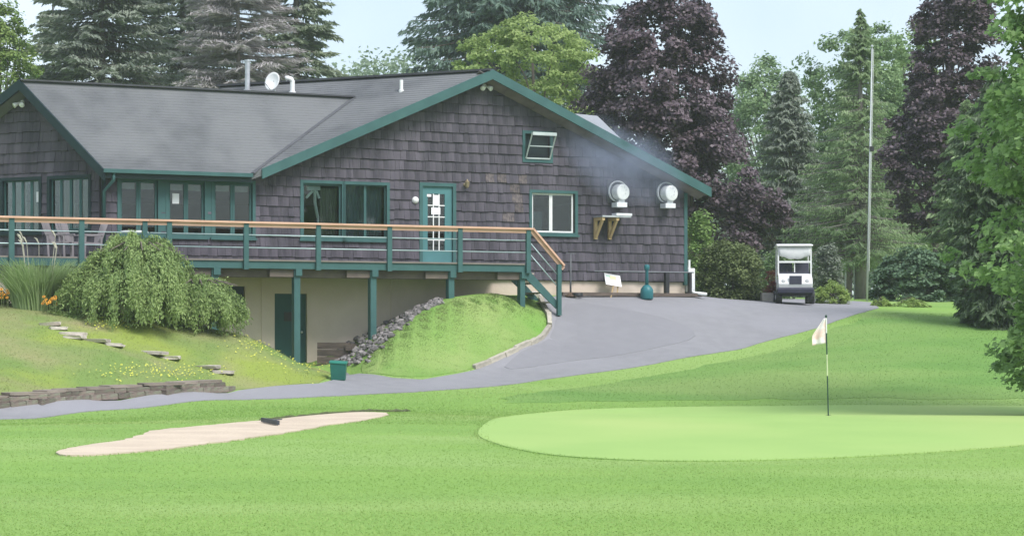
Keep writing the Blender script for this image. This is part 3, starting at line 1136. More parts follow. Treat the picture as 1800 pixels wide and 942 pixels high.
for i in (1, 2):
    a = g0 + (g1 - g0) * i / 3
    MB().wbox(WF, a - .014, a + .014, -.032, -.004, gz0, gz1).build('muntin', M_WHITE, door)
for j in range(1, 5):
    c = gz0 + (gz1 - gz0) * j / 5
    MB().wbox(WF, g0, g1, -.031, -.006, c - .014, c + .014).build('muntin', M_WHITE, door)
MB().lathe(WF.W(t1 - .1, -.01, z0 + 1.0), [(.03, 0), (.03, .02), (.015, .025), (.015, .06), (.03, .07), (.03, .1)], 10, axis=(WF.n[0], WF.n[1], 0)).build('handle', M_STEEL, door, smooth=True)
MB().wbox(WF, t0 - .12, t1 + .12, -.1, .14, z0 - .02, z0 + .025).build('threshold', M_STEEL, club)

# notices on the glass (flat sheets of paper)
def paper(label, fr, x0, x1, y0, y1, o, group=None):
    tz0, tz1_ = fr.t(x0), fr.t(x1)
    za, zb = fr.tz((x0 + x1) / 2, y1)[1], fr.tz((x0 + x1) / 2, y0)[1]
    mb = MB().wbox(fr, tz0, tz1_, o, o + .004, za, zb)
    ob = mb.build('paper_notice', M_PAPER, origin=fr.W((tz0 + tz1_) / 2, o, za))
    tag(ob, label, 'notice', group)
paper('white paper notice on the glass of the middle window group', WF, 304, 316, 340, 358, -.0595)
paper('narrow white paper notice on the glass of the angled end wall', LF, 61.5, 67, 337, 355, -.0595)
paper('tall white notice in the top middle light of the teal door', WF, 761, 772, 343, 361, -.0035)
paper('small white notice in the top corner light of the teal door', WF, 750.5, 758, 341.5, 346, -.0035)
paper('pale notice across the second row of lights of the teal door', WF, 758, 774, 365, 377, -.0035)

# white bent frame added behind the first big window for an umbrella reflection
q = OPW['W1']
mb = MB()
f = lambda px, py: WF.at(px, py, -.2)
mb.tube([f(559, 383), f(556, 370), f(553.5, 355), f(553, 335)], .045, 8)
mb.bar(f(539, 331), f(562, 331), .1, .12)
mb.bar(f(549, 336), f(538, 348), .06, .06)
mb.bar(f(556, 336), f(561, 349), .06, .06)
mb.tube([f(559, 383), f(559, 417), f(559, 425)], .03, 8)
base_ = f(559, 425)
ob = mb.build('parasol_reflection', M_WHITE, origin=base_)
tag(ob, 'white bent frame standing for a parasol reflection in the first wide window', 'reflection')

# ------------------------------------------------------------------ roof and wall fixtures
def pipe_stack(label, px, y0, y1, r, m, fz, cap=0.0, name='vent_pipe'):
    # base point on the roof plane
    a, b = 55.0, 95.0
    for _ in range(60):
        m_ = (a + b) / 2
        q = P(px, y1, m_)
        if fz(q[0], q[1]) < q[2]: a = m_
        else: b = m_
    q = P(px, y1, a)
    h = (y1 - y0) / F * q[1]
    mb = MB()
    prof = [(r * 1.5, -.06), (r * 1.5, .04), (r, .05), (r, h - .05)]
    if cap: prof += [(r * 1.25, h - .05), (r * 1.25, h)]
    else: prof += [(r, h)]
    mb.lathe(q, prof, 14)
    o = mb.build(name, m, origin=q, smooth=False)
    return tag(o, label, 'pipe'), q, h
pipe_stack('tall galvanised flue pipe rising behind the low roof ridge', 435, 106, 160, .075, M_STEEL, zML, .05, 'flue_pipe')
pipe_stack('short white plumbing vent on the main roof slope', 705.5, 141, 161, .05, M_WHITE, zML)
# white gooseneck vent
_, q, h = pipe_stack('white vent pipe with an elbow at its top by the dish', 514, 142, 164, .07, M_WHITE, zML)
gn = bpy.data.objects[-1] if False else _
mb = MB()
mb.tube([q + np.array([0, 0, h - .05]), q + np.array([-.03, 0, h + .04]), q + np.array([-.12, -.02, h + .07]), q + np.array([-.2, -.03, h + .05])], [.07, .072, .07, .085], 10)
ROOTM[_.name] = Matrix.Translation(Vector([float(x) for x in q]))
mb.build('elbow', M_WHITE, _, smooth=True)
# satellite dish
q = P(478, 160, 0) if False else None
a, b = 55.0, 95.0
for _i in range(60):
    m_ = (a + b) / 2
    q = P(484, 163, m_)
    if zML(q[0], q[1]) < q[2]: a = m_
    else: b = m_
q = P(484, 163, a)
dish = thing('satellite_dish', 'white oval satellite dish standing on the roof beside the elbow vent', 'dish', q)
c = P(478, 143, a - .15)
dn = Vector((-.42, -.85, .28)).normalized()
ax = dn.cross(Vector((0, 0, 1))).normalized(); ay = ax.cross(dn)
mb = MB(); vs = []; fs = []
nr, ns = 5, 24
for i in range(nr + 1):
    for k in range(ns):
        r = i / nr; th = 2 * math.pi * k / ns
        p = Vector([float(x) for x in c]) + ax * (.24 * r * math.cos(th)) + ay * (.28 * r * math.sin(th)) - dn * (.07 * (1 - r * r))
        vs.append(p)
for i in range(nr):
    for k in range(ns):
        k2 = (k + 1) % ns
        fs.append((i * ns + k, i * ns + k2, (i + 1) * ns + k2, (i + 1) * ns + k))
mb.add(vs, fs)
d_ = mb.build('reflector', M_WHITE, dish, smooth=True)
sm = d_.modifiers.new('solid', 'SOLIDIFY'); sm.thickness = .015
MB().tube([q, (c[0] + .02, c[1] + .12, c[2] - .08)], .025, 8).build('mast', M_STEEL, dish)
MB().tube([Vector([float(x) for x in c]) - ay * .27, Vector([float(x) for x in c]) - ay * .2 + dn * .32], .012, 6).build('feed_arm', M_STEEL, dish)

# flood lights under the gable peaks
def flood(label, fr, px, py):
    p = fr.at(px, py, .02)
    t = thing('flood_light', label, 'light', p)
    nv = np.array([fr.n[0], fr.n[1], 0]); uv = np.array([fr.u[0], fr.u[1], 0])
    MB().lathe(p, [(.07, 0), (.07, .03), (.04, .04)], 12, axis=(fr.n[0], fr.n[1], 0)).build('base_plate', M_WHITE, t)
    for sx in (-1, 1):
        d = Vector(nv * .75 + uv * .45 * sx + np.array([0, 0, -.45])).normalized()
        c = p + nv * .09 + uv * .07 * sx + np.array([0, 0, -.02])
        MB().lathe(c, [(.025, -.06), (.035, -.02), (.045, .03), (.075, .14), (.07, .15)], 12, axis=d).build('lamp_head', M_WHITE, t, smooth=True)
flood('twin flood light under the peak of the wide gable', WF, 851, 152)
flood('twin flood light under the peak of the angled end gable', LF, 40, 181)
# bell / round lamp and lantern by the door
p = WF.at(730, 352, .03)
mb = MB().lathe(p, [(.02, -.03), (.095, -.03), (.10, 0), (.09, .04), (.05, .07), (.01, .08)], 18, axis=(WF.n[0], WF.n[1], 0))
tag(mb.build('alarm_bell', M_WHITE, origin=p, smooth=True), 'round white alarm bell on the shingles beside the teal door', 'bell')
p = WF.at(817, 325, .03)
lan = thing('wall_lantern', 'small tan wall lantern on the shingles beyond the teal door', 'lamp', p)
br = mat('weathered_brass', (.33, .27, .17), (.25, .2, .13), rough=.5, metal=.4)
nv = np.array([WF.n[0], WF.n[1], 0])
MB().lathe(p, [(.05, -.03), (.05, .02), (.02, .03)], 10, axis=(WF.n[0], WF.n[1], 0)).build('back_plate', br, lan)
MB().tube([p, p + nv * .1 + np.array([0, 0, .08]), p + nv * .16 + np.array([0, 0, .12])], .014, 6).build('arm', br, lan)
MB().lathe(p + nv * .16 + np.array([0, 0, -.1]), [(.03, 0), (.055, .03), (.075, .17), (.03, .21), (.01, .25)], 8).build('lamp_body', br, lan)

# ---- kitchen exhaust fans: flange ring, hood drum, mounting box
def fan(label, px, py):
    p = WF.at(px, py, .04)
    t = thing('exhaust_fan', label, 'fan', p, WF.a, 'wall exhaust fans')
    n_ = (WF.n[0], WF.n[1], 0)
    nv = np.array(n_)
    ring = MB().lathe(p, [(.275, .06), (.295, .06), (.312, .08), (.312, .13), (.30, .15), (.285, .15), (.275, .06)], 32, axis=n_)
    ring.build('flange_ring', M_WHITEF, t, smooth=False)
    MB().lathe(p, [(.27, -.03), (.27, .07), (.20, .1)], 24, axis=n_).build('throat', mat('fan_dark', (.12, .12, .13), rough=.6, metal=.4), t)
    tl = (nv + np.array([WF.u[0], WF.u[1], 0]) * .16)
    d_ = MB().lathe(p + nv * .10 + np.array([WF.u[0], WF.u[1], 0]) * .0 + np.array([0, 0, -.03]), [(.225, 0), (.235, .03), (.235, .24), (.225, .265), (.20, .275), (.10, .285), (.02, .287)], 28, axis=tuple(tl))
    hd = d_.build('hood', M_WHITE, t)
    for k in range(8):
        th = 2 * math.pi * k / 8 + .2
        q = p + nv * .375 + np.array([WF.u[0], WF.u[1], 0]) * (.13 * math.cos(th)) + np.array([0, 0, .13 * math.sin(th)])
        MB().lathe(q, [(.012, 0), (.012, .02)], 6, axis=n_).build('bolt', M_STEEL, hd)
    bx = p + nv * .2 + np.array([0, 0, -.40])
    MB().box(bx, (.34, .34, .14), WF.a).build('mounting_box', M_WHITEF, t, bevel=.012)
    MB().box(bx + nv * .06 + np.array([0, 0, .1]), (.2, .16, .1), WF.a).build('motor_bracket', M_STEEL, t)
    MB().box(p - nv * .02, (.62, .1, .66), WF.a).build('wall_plate', mat('fan_plate', (.1, .1, .11), rough=.6), t)
fan('white round kitchen exhaust fan above the bracketed shelf', 1083, 337)
fan('white round kitchen exhaust fan nearest the corner board', 1168, 339)
# bracketed shelf
sh_l = WF.t(1047, .2); sh_r = WF.t(1109, .6)
zt = WF.tz(1080, 383, .3)[1]
shelf = thing('wall_shelf', 'galvanised shelf on two raw pine brackets under the exhaust fan', 'shelf', WF.W((sh_l + sh_r) / 2, .04, zt - .65), WF.a)
MB().wbox(WF, sh_l, sh_r, .045, .62, zt, zt + .05).build('shelf_top', M_STEEL, shelf)
MB().wbox(WF, sh_l + .45, sh_r + .02, .35, .64, zt + .051, zt + .12).build('drip_tray', M_WHITEF, shelf)
for tt in (sh_l + .06, sh_r - .42):
    b = MB()
    b.wbox(WF, tt - .045, tt + .045, .046, .12, zt - .62, zt - .001)
    b.wbox(WF, tt - .045, tt + .045, .121, .58, zt - .09, zt - .002)
    b.bar(WF.W(tt, .1, zt - .56), WF.W(tt, .52, zt - .06), .085, .07, up=(WF.u[0], WF.u[1], .01))
    b.build('bracket', M_PINE, shelf)
# grease stains on the shingles: pale weathered patch
# ------------------------------------------------------------------ deck
deck = thing('deck', 'raised teal deck with cedar handrail along the clubhouse', 'deck', WF.W(-3, DECK_O / 2, 1.0), WF.a)
DF = Frame(WF.W(0, DECK_O, 0), WF.a)
tK = DF.t(262); tE = DF.t(923)
Kpt = DF.W(tK, 0, 0)
Lp = P(0, 0, 56.6)
ang = math.atan2(Kpt[1] - Lp[1], Kpt[0] - Lp[0])
DL = Frame(Kpt, ang)
tLe = DL.t(-230)
DECKR = .98
fz0, fz1 = FLOOR_Z - .24, FLOOR_Z - .02
MB().wbox(DF, tK, tE, -.05, 0, fz0, fz1).build('fascia_board', M_TEAL, deck)
MB().wbox(DL, tLe, 0, -.05, 0, fz0, fz1).build('fascia_board', M_TEAL, deck)
# end fascia
MB().wbox(DF, tE - .05, tE, -DECK_O + .1, -.051, fz0, fz1).build('fascia_board', M_TEAL_SHADE, deck)
# deck boards
gy_ = mat('deck_board', (.25, .22, .2), (.2, .175, .16), scale=2, rough=.9, objrand=.15)
nb = 12
for i in range(nb):
    o0 = -DECK_O + .07 + (DECK_O - .02) * i / nb
    MB().wbox(DF, tK + .0, tE - .03, o0, o0 + (DECK_O - .02) / nb - .012, FLOOR_Z - .045, FLOOR_Z - .005).build('deck_board', gy_, deck)
for i in range(18):
    o0 = -3.0 + 3.02 * i / 18
    tl_ = 0.0
    MB().wbox(DL, tLe, tl_ - .01, o0, o0 + .155, FLOOR_Z - .045, FLOOR_Z - .006).build('deck_board', gy_, deck)
# joists and beams under the deck
jm = mat('joist_wood', (.16, .13, .11), (.11, .09, .08), rough=.9)
t = tK + .3
while t < tE - .2:
    MB().wbox(DF, t, t + .045, -DECK_O + .06, -.055, FLOOR_Z - .23, FLOOR_Z - .05).build('joist', jm, deck)
    t += .62
for o_ in (-.32,):
    MB().wbox(DF, tK, tE - .1, o_ - .07, o_ + .07, FLOOR_Z - .46, FLOOR_Z - .235).build('beam', jm, deck)
# posts to the ground, with beam ends
for px, w_ in ((377, .19), (521, .17), (655, .17), (792, .17), (917, .15)):
    t = DF.t(px, -.12)
    q = DF.W(t, -.12, 0)
    g = tz1(q[0], q[1])
    MB().wbox(DF, t - w_ / 2, t + w_ / 2, -.25, -.052, g - .25, FLOOR_Z - .05).build('post', M_TEAL, deck)
    MB().wbox(DF, t - .06, t + w_ / 2 + .03, -.06, .012, FLOOR_Z - .42, FLOOR_Z - .241).build('post_cap', M_TEAL, deck)
    MB().wbox(DF, t - .75, t - w_ / 2 - .002, -.22, -.1, FLOOR_Z - .45, FLOOR_Z - .25).build('beam_end', jm, deck)
# rail posts
RTOP = FLOOR_Z + DECKR
rps = [(DF, px) for px in (297, 432, 559, 684, 808, 928)] + [(DL, px) for px in (20, 143, 254, -103, -222)]
for fr, px in rps:
    t = fr.t(px, .03)
    MB().wbox(fr, t - .065, t + .065, .002, .09, fz0 - .03, RTOP - .06).build('rail_post', M_TEAL, deck)
# horizontal pipes
for h in (.30, .63):
    MB().tube([DF.W(tK + .02, .03, FLOOR_Z + h), DF.W(DF.t(928), .03, FLOOR_Z + h)], .017, 8).build('rail_pipe', M_WIRE, deck, smooth=True)
    MB().tube([DL.W(tLe, .03, FLOOR_Z + h), DL.W(-.02, .03, FLOOR_Z + h)], .017, 8).build('rail_pipe', M_WIRE, deck, smooth=True)
# cedar cap rail
te2 = DF.t(936)
MB().wbox(DF, tK - .02, te2, -.06, .13, RTOP - .05, RTOP).build('cap_rail', M_CEDAR, deck)
MB().wbox(DF, tK - .02, te2, .02, .065, RTOP - .145, RTOP - .051).build('under_rail', M_CEDAR, deck)
MB().wbox(DL, tLe, -.03, -.06, .13, RTOP - .052, RTOP - .003).build('cap_rail', M_CEDAR, deck)
MB().wbox(DL, tLe, -.03, .02, .065, RTOP - .15, RTOP - .053).build('under_rail', M_CEDAR, deck)
# stairs at the end of the deck, along the wall direction
tS0, tS1 = tE, DF.t(984)
gS = DF.W(tS1, -.4, 0); gz = tz1(gS[0], gS[1])
ns = 5
for i in range(ns - 1):
    z = FLOOR_Z - (FLOOR_Z - gz) * (i + 1) / ns
    a = tS0 + (tS1 - tS0) * i / (ns - 1) * .9
    MB().wbox(DF, a + .01, a + .31, -1.0, -.056, z - .04, z).build('tread', mat('tread_wood', (.42, .36, .32), (.34, .29, .26), rough=.9), deck)
for oo in (-.05, -1.05):
    st = MB()
    a0 = DF.W(tS0 - .02, oo, 0); b0 = DF.W(tS1 + .04, oo, 0)
    nvv = np.array([DF.n[0], DF.n[1], 0]) * .045
    c8 = []
    for p_, zz in ((a0, FLOOR_Z - .36), (b0, gz - .08)):
        pass
    lo_a, hi_a, lo_b, hi_b = FLOOR_Z - .38, FLOOR_Z - .05, gz - .06, gz + .16
    st.hexa([a0 + [0, 0, lo_a] + nvv, b0 + [0, 0, lo_b] + nvv, b0 + [0, 0, lo_b], a0 + [0, 0, lo_a], a0 + [0, 0, hi_a] + nvv, b0 + [0, 0, hi_b] + nvv, b0 + [0, 0, hi_b], a0 + [0, 0, hi_a]])
    st.build('stringer', M_TEAL, deck)
tn = DF.t(982, .03)
zn = DF.tz(982, 463, .03)[1]
MB().wbox(DF, tn - .06, tn + .06, .0, .1, gz - .12, zn - .03).build('newel_post', M_TEAL, deck)
ra = DF.W(te2 - .03, .035, RTOP - .02); rb = DF.W(DF.t(990, .03), .035, zn - .06)
MB().bar(ra, rb, .19, .05).build('stair_rail', M_CEDAR, deck)
MB().bar(ra + [0, 0, -.09], rb + [0, 0, -.09], .05, .1).build('stair_under_rail', M_CEDAR, deck)
for k in (.36, .68):
    MB().tube([DF.W(DF.t(928), .035, FLOOR_Z + DECKR - k), DF.W(tn, .035, zn - k * 1.0)], .017, 8).build('rail_pipe', M_WIRE, deck, smooth=True)

# ------------------------------------------------------------------ small things along the foundation
n3 = np.array([WF.n[0], WF.n[1], 0]); u3 = np.array([WF.u[0], WF.u[1], 0])
def gnd(fr, px, o):
    t = fr.t(px, o); q = fr.W(t, o, 0); return np.array([q[0], q[1], tz1(q[0], q[1]) + .03])
# hydrant standpipe
q = gnd(WF, 1003, .45)
hyd = thing('standpipe', 'thin grey water standpipe with cross handle by the stair foot', 'standpipe', q)
MB().tube([q - [0, 0, .1], q + [0, 0, 1.22]], .028, 8).build('pipe', mat('dull_iron', (.13, .135, .15), (.1, .1, .11), rough=.7), hyd, smooth=True)
MB().bar(q + [0, 0, 1.24] - u3 * .16, q + [0, 0, 1.24] + u3 * .16, .04, .03).build('handle', MATS['dull_iron'], hyd)
MB().lathe(q + [0, 0, 0], [(.17, 0), (.16, .05), (.07, .09), (.06, .12)], 12).build('base_flange', mat('rusty', (.12, .08, .06), rough=.9), hyd)
mb = MB()
for k in range(3):
    pts = [q + n3 * .12 + u3 * (.16 + .14 * math.cos(a_)) + np.array([0, 0, .03 + .03 * k]) + n3 * .14 * math.sin(a_) for a_ in np.linspace(0, 2 * math.pi, 14)]
    mb.tube(pts, .018, 6, cap=False)
mb.build('hose_coil', M_BLACK, hyd)
# leaning board
q = gnd(WF, 1076, .5)
lb = thing('sign_board', 'white printed board propped against the foundation beside the standpipe', 'sign', q, WF.a)
bc = WF.at(1077, 492, .30)
tl = Vector((u3 * .98 + np.array([0, 0, -.08]))).normalized()
def quad_board(c, w, h, lean, th):
    up = np.array([0, 0, 1]) * math.cos(lean) - n3 * math.sin(lean) + u3 * .16
    ux = u3 + np.array([0, 0, -.14])
    pts = []
    for k in (0, th):
        for i, j in ((-1, -1), (1, -1), (1, 1), (-1, 1)):
            pts.append(c + ux * w / 2 * i + up * h / 2 * j + n3 * k)
    return MB().hexa(pts), ux, up
mb, ux, up = quad_board(bc, .52, .40, .6, .02)
mb.build('board', M_WHITE, lb)
mb, _, _ = quad_board(bc + n3 * .022 + up * .02, .2, .2, .35, .003)
mb.build('printed_panel', mat('print_yellow', (.62, .66, .33), (.5, .62, .4), scale=9, rough=.7), lb)
mb, _, _ = quad_board(bc + n3 * .022 - ux * .14 + up * .1, .16, .06, .35, .003)
mb.build('printed_panel', mat('print_green', (.3, .5, .4), rough=.7), lb)
MB().bar(bc - up * .18, q - [0, 0, .05] - u3 * .05, .03, .03).build('stake', M_PINE, lb)
MB().bar(bc - up * .1 + ux * .18 - n3 * .02, q - [0, 0, .05] + u3 * .2 - n3 * .1, .03, .03).build('stake', M_PINE, lb)
# smokers' receptacle
q = gnd(WF, 1137, .75)
ash = thing('cigarette_receptacle', 'teal plastic cigarette receptacle with a tall neck on a domed base', 'ash bin', q)
tp = mat('teal_plastic', (.03, .16, .18), (.025, .13, .15), rough=.4)
MB().lathe(q, [(.17, -.02), (.185, .02), (.19, .2), (.18, .28), (.12, .36), (.07, .40)], 22).build('base', tp, ash, smooth=True)
MB().lathe(q, [(.055, .38), (.045, .8), (.05, .82), (.075, .84), (.08, .95), (.06, .98), (.02, .99)], 16).build('neck', tp, ash, smooth=True)
# pipe rail and post along the foundation
q = gnd(WF, 1172, .3)
pr_ = thing('pipe_rail', 'low grey pipe rail on a dark post along the foundation', 'railing', q, WF.a)
zz = WF.tz(1150, 478, .3)[1]
MB().tube([WF.W(WF.t(1045, .3), .3, zz), WF.W(tR + .1, .3, zz)], .02, 8).build('rail', mat('pipe_grey', (.2, .21, .23), rough=.6), pr_, smooth=True)
MB().wbox(WF, WF.t(1172, .3) - .06, WF.t(1172, .3) + .06, .22, .36, q[2] - .1, zz - .01).build('post', M_BLACK, pr_)
MB().wbox(WF, tR - .06, tR + .02, .22, .34, q[2] - .1, zz - .01).build('post', M_BLACK, pr_)
# meter box on the corner
ub = thing('meter_box', 'tall white utility meter box at the right corner of the clubhouse', 'box', WF.W(tR + .16, -.05, 2.78), WF.a)
MB().wbox(WF, tR + .045, tR + .27, -.2, .1, 2.9, 3.6).build('cabinet', M_WHITE, ub, bevel=.015)
MB().wbox(WF, tR + .06, tR + .255, .101, .115, 2.95, 3.3).build('cover', M_WHITEF, ub)
MB().tube([WF.W(tR + .15, -.05, 3.6), WF.W(tR + .15, -.05, 3.85)], .04, 8).build('conduit', M_WHITE, ub)
MB().wbox(WF, tR + .08, tR + .22, -.15, .05, 2.6, 2.899).build('pedestal', M_BLACK, ub)
mb = MB().tube([WF.W(tR + .0, .12, 2.98), WF.W(tR + .1, .35, 2.86), WF.W(tR + .3, .7, 2.82)], .05, 8)
ob = mb.build('drain_spout', M_WHITE, origin=WF.W(tR + .1, .3, 2.78), smooth=True)
tag(ob, 'white drain pipe kicking out at the foot of the corner board', 'pipe')
# lumber edge where the drive meets the foundation
mb = MB().bar(WF.W(WF.t(990, .5), .42, 2.80), WF.W(WF.t(1235, .5), .42, 2.80), .14, .1)
ob = mb.build('timber_edging', M_TIMBER, origin=WF.W(WF.t(1100, .5), .42, 2.76))
tag(ob, 'long weathered timber laid along the foot of the foundation', 'timber')
# ------------------------------------------------------------------ stones, walls, edging
def rock_mesh(name, seed, m, flat=.7, sub=1):
    r = np.random.default_rng(seed)
    bm = bmesh.new()
    bmesh.ops.create_icosphere(bm, subdivisions=sub, radius=1.0)
    for v in bm.verts:
        k = 1 + r.normal(0, .13)
        v.co = Vector((v.co.x * k, v.co.y * k * .85, v.co.z * k * flat))
    me = bpy.data.meshes.new(name)
    bm.to_mesh(me)
    bm.free()
    me.materials.append(m)
    return me
def block_mesh(name, seed, m, j=.06):
    r = np.random.default_rng(seed)
    bm = bmesh.new()
    bmesh.ops.create_cube(bm, size=1.0)
    bmesh.ops.bevel(bm, geom=list(bm.edges), offset=.07, segments=1, affect='EDGES')
    for v in bm.verts:
        v.co += Vector(r.normal(0, j * .4, 3))
    me = bpy.data.meshes.new(name)
    bm.to_mesh(me)
    bm.free()
    me.materials.append(m)
    return me
# retaining wall: two courses of stone blocks along the path
M_RWALL = mat('retaining_stone', (.21, .165, .14), (.135, .108, .097), scale=3, rough=.95, bump=.6, bscale=8, objrand=.3, c3=(.2, .2, .15), s3=1.5)
basep = np.array(hits([(-320, 739), (-150, 727), (-60, 721.5), (0, 716.5), (80, 708), (150, 702), (230, 696.5), (300, 692), (350, 688.5), (405, 686)]))
seg = np.linalg.norm(np.diff(basep[:, :2], axis=0), axis=1)
cum = np.concatenate([[0], np.cumsum(seg)])
def along(s):
    return np.array([np.interp(s, cum, basep[:, i]) for i in range(3)])
rw = thing('retaining_wall', 'low curving stone retaining wall between the path and the bank', 'wall', along(cum[-1] * .6))
inv = ROOTM[rw.name].inverted()
blocks = [block_mesh('wall_stone', 30 + i, M_RWALL, .035) for i in range(6)]
capm = [block_mesh('capstone', 40 + i, mat('cap_stone', (.30, .25, .21), (.22, .185, .16), scale=3, rough=.95, bump=.4, objrand=.15), .03) for i in range(3)]
for row, (h0, hh) in enumerate(((-.07, .14), (.07, .10), (.17, .06))):
    s = random.uniform(0, .2)
    end = cum[-1] - (.0, .25, .7)[row]
    while s < end:
        w = random.uniform(.25, .6) if row < 2 else random.uniform(.6, 1.1)
        p = along(s + w / 2); q = along(s + w / 2 + .1)
        o = bpy.data.objects.new('capstone' if row == 2 else 'wall_stone', random.choice(capm if row == 2 else blocks))
        COL.objects.link(o)
        o.parent = rw
        an = math.atan2(q[1] - p[1], q[0] - p[0])
        nrm = np.array([-math.sin(an), math.cos(an), 0])
        o.location = inv @ Vector(p + nrm * (.10 + .05 * row + random.uniform(-.008, .008)) + np.array([0, 0, .03 + h0 + hh / 2]))
        o.scale = (w * 1.02, .36 if row < 2 else .42, hh * 1.06)
        o.rotation_euler = (0, random.gauss(0, .004), an + random.gauss(0, .006))
        if row == 2:
            pass
        s += w
# stone steps set in the bank
slabs = [block_mesh('step', 50 + i, mat('step_stone', (.56, .50, .44), (.42, .38, .34), scale=3, rough=.95, bump=.4, objrand=.15), j=.09) for i in range(4)]
for i, (x0, x1, y) in enumerate(((68, 106, 573), (86, 118, 580), (104, 150, 590), (112, 148, 596), (146, 192, 602), (185, 217, 610), (238, 292, 623), (279, 316, 632), (338, 386, 648), (370, 412, 657))):
    p = hit((x0 + x1) / 2, y)
    w = (x1 - x0) / F * p[1]
    o = bpy.data.objects.new('stone_step', slabs[i % 4])
    COL.objects.link(o)
    o.location = Vector(p) + Vector((0, .1, .045))
    o.scale = (w * .95, .4, .08)
    o.rotation_euler = (random.gauss(0, .03), random.gauss(0, .03), random.gauss(0, .12))
    ordn = ('topmost', 'second', 'third', 'fourth', 'fifth', 'sixth', 'seventh', 'eighth', 'ninth', 'lowest')[i]
    tag(o, 'flat pale stone step in the grassy bank, ' + ordn + (' of the flight' if i in (0, 9) else ' from the top of the flight'), 'step', 'stone steps climbing the bank')
# edging stones round the mound
edge = np.array(hits([(950, 528), (955, 540), (964, 556), (967, 573), (959, 588), (935, 605), (900, 621), (860, 639), (830, 649)]))
cume = np.concatenate([[0], np.cumsum(np.linalg.norm(np.diff(edge[:, :2], axis=0), axis=1))])
ed = thing('mound_edging', 'curving edging of pale narrow kerb stones round the grass mound', 'edging', edge[4])
inv = ROOTM[ed.name].inverted()
M_KERB = mat('kerb_stone', (.46, .42, .35), (.34, .31, .26), scale=3, rough=.95, bump=.4, objrand=.2)
kb = [block_mesh('kerb_stone', 70 + i, M_KERB, .05) for i in range(4)]
s = 0
while s < cume[-1] - .1:
    w = random.uniform(.5, .8)
    f = lambda s_: np.array([np.interp(s_, cume, edge[:, i]) for i in range(3)])
    p, q = f(s + w / 2), f(min(s + w, cume[-1])); r_ = f(s)
    o = bpy.data.objects.new('kerb_stone', random.choice(kb))
    COL.objects.link(o)
    o.parent = ed
    p[2] = tz1(p[0], p[1])
    o.location = inv @ Vector(p + np.array([0, 0, .04]))
    d = Vector(q - r_)
    o.scale = (d.length * 1.04, .13, .17)
    o.rotation_euler = (0, -math.atan2(d.z, math.hypot(d.x, d.y)), math.atan2(d.y, d.x))
    s += w
# rubble slope: stones one can pick out are things, the small stuff between is one mass
rmesh = [rock_mesh('stone', 90 + i, M_RUBBLE) for i in range(6)]
M_RUBD = M_RUBBLE
def rub_point():
    f = random.random()
    px0 = 592 + (775 - 592) * f
    # band between the wall foot and the mound edge
    yl = np.interp(px0, [592, 640, 690, 740, 775], [640, 640, 585, 548, 530])
    yu = np.interp(px0, [592, 640, 690, 740, 775], [612, 580, 556, 535, 522])
    return px0, yu + (yl - yu) * random.random()
cnt = 0
for i in range(120):
    px, py = rub_point()
    p = hit(px, py)
    if WF.t(px) is None: continue
    o = bpy.data.objects.new('rubble_stone', random.choice(rmesh))
    COL.objects.link(o)
    s = random.uniform(.06, .13)
    o.scale = (s * random.uniform(.8, 1.4), s, s * random.uniform(.7, 1.1))
    o.location = Vector(p) + Vector((0, 0, s * .25))
    o.rotation_euler = (random.uniform(-.3, .3), random.uniform(-.3, .3), random.uniform(0, 6))
    tag(o, 'grey rubble stone on the slope against the foundation wall', 'stone', 'rubble stones below the deck')
bm = bmesh.new()
for i in range(420):
    px, py = rub_point()
    p = hit(px, py + random.uniform(-3, 8))
    s = random.uniform(.04, .10)
    r = bmesh.ops.create_icosphere(bm, subdivisions=1, radius=s, matrix=Matrix.Translation(Vector(p) + Vector((0, 0, s * .3))) @ Matrix.Rotation(random.uniform(0, 6), 4, 'Z') @ Matrix.Diagonal((random.uniform(.8, 1.6), 1, .7, 1)))
    for v in r['verts']:
        v.co += Vector(rng.normal(0, s * .12, 3))
me = bpy.data.meshes.new('rubble_fill')
bm.to_mesh(me); bm.free()
me.materials.append(M_RUBBLE)
o = bpy.data.objects.new('rubble_fill', me)
COL.objects.link(o)
tag(o, 'small broken rubble covering the slope below the deck', 'rubble', kind='stuff')
for px, py, s, lab in ((694, 560, .22, 'pale boulder among the rubble at the mound edge'), (938, 521, .26, 'flat pale boulder beside the stair foot and the mound'), (953, 523, .2, 'small white boulder touching the stair stringer')):
    p = hit(px, py)
    o = bpy.data.objects.new('boulder', rock_mesh('boulder', int(px), mat('pale_rock', (.55, .5, .46), (.45, .41, .38), rough=.95, bump=.3), .5))
    COL.objects.link(o)
    o.scale = (s * 1.5, s, s)
    o.location = Vector(p) + Vector((0, 0, s * .1))
    tag(o, lab, 'boulder')
# timber crib beside the rubble
c0 = hit(583, 647)
crib = thing('timber_crib', 'dark stacked timber crib wall holding back the rubble', 'retaining wall', c0)
for k in range(4):
    MB().bar((c0[0] - .42, c0[1] + .62 + .02 * k, c0[2] + .02 + .19 * k), (c0[0] + .42, c0[1] + .5 + .02 * k, c0[2] + .02 + .19 * k), .18, .175).build('timber', M_TIMBER, crib)
MB().bar((c0[0] + .42, c0[1] + .4, c0[2] + .55), (c0[0] + .55, c0[1] + 1.7, c0[2] + .55), .18, .175).build('timber', M_TIMBER, crib)
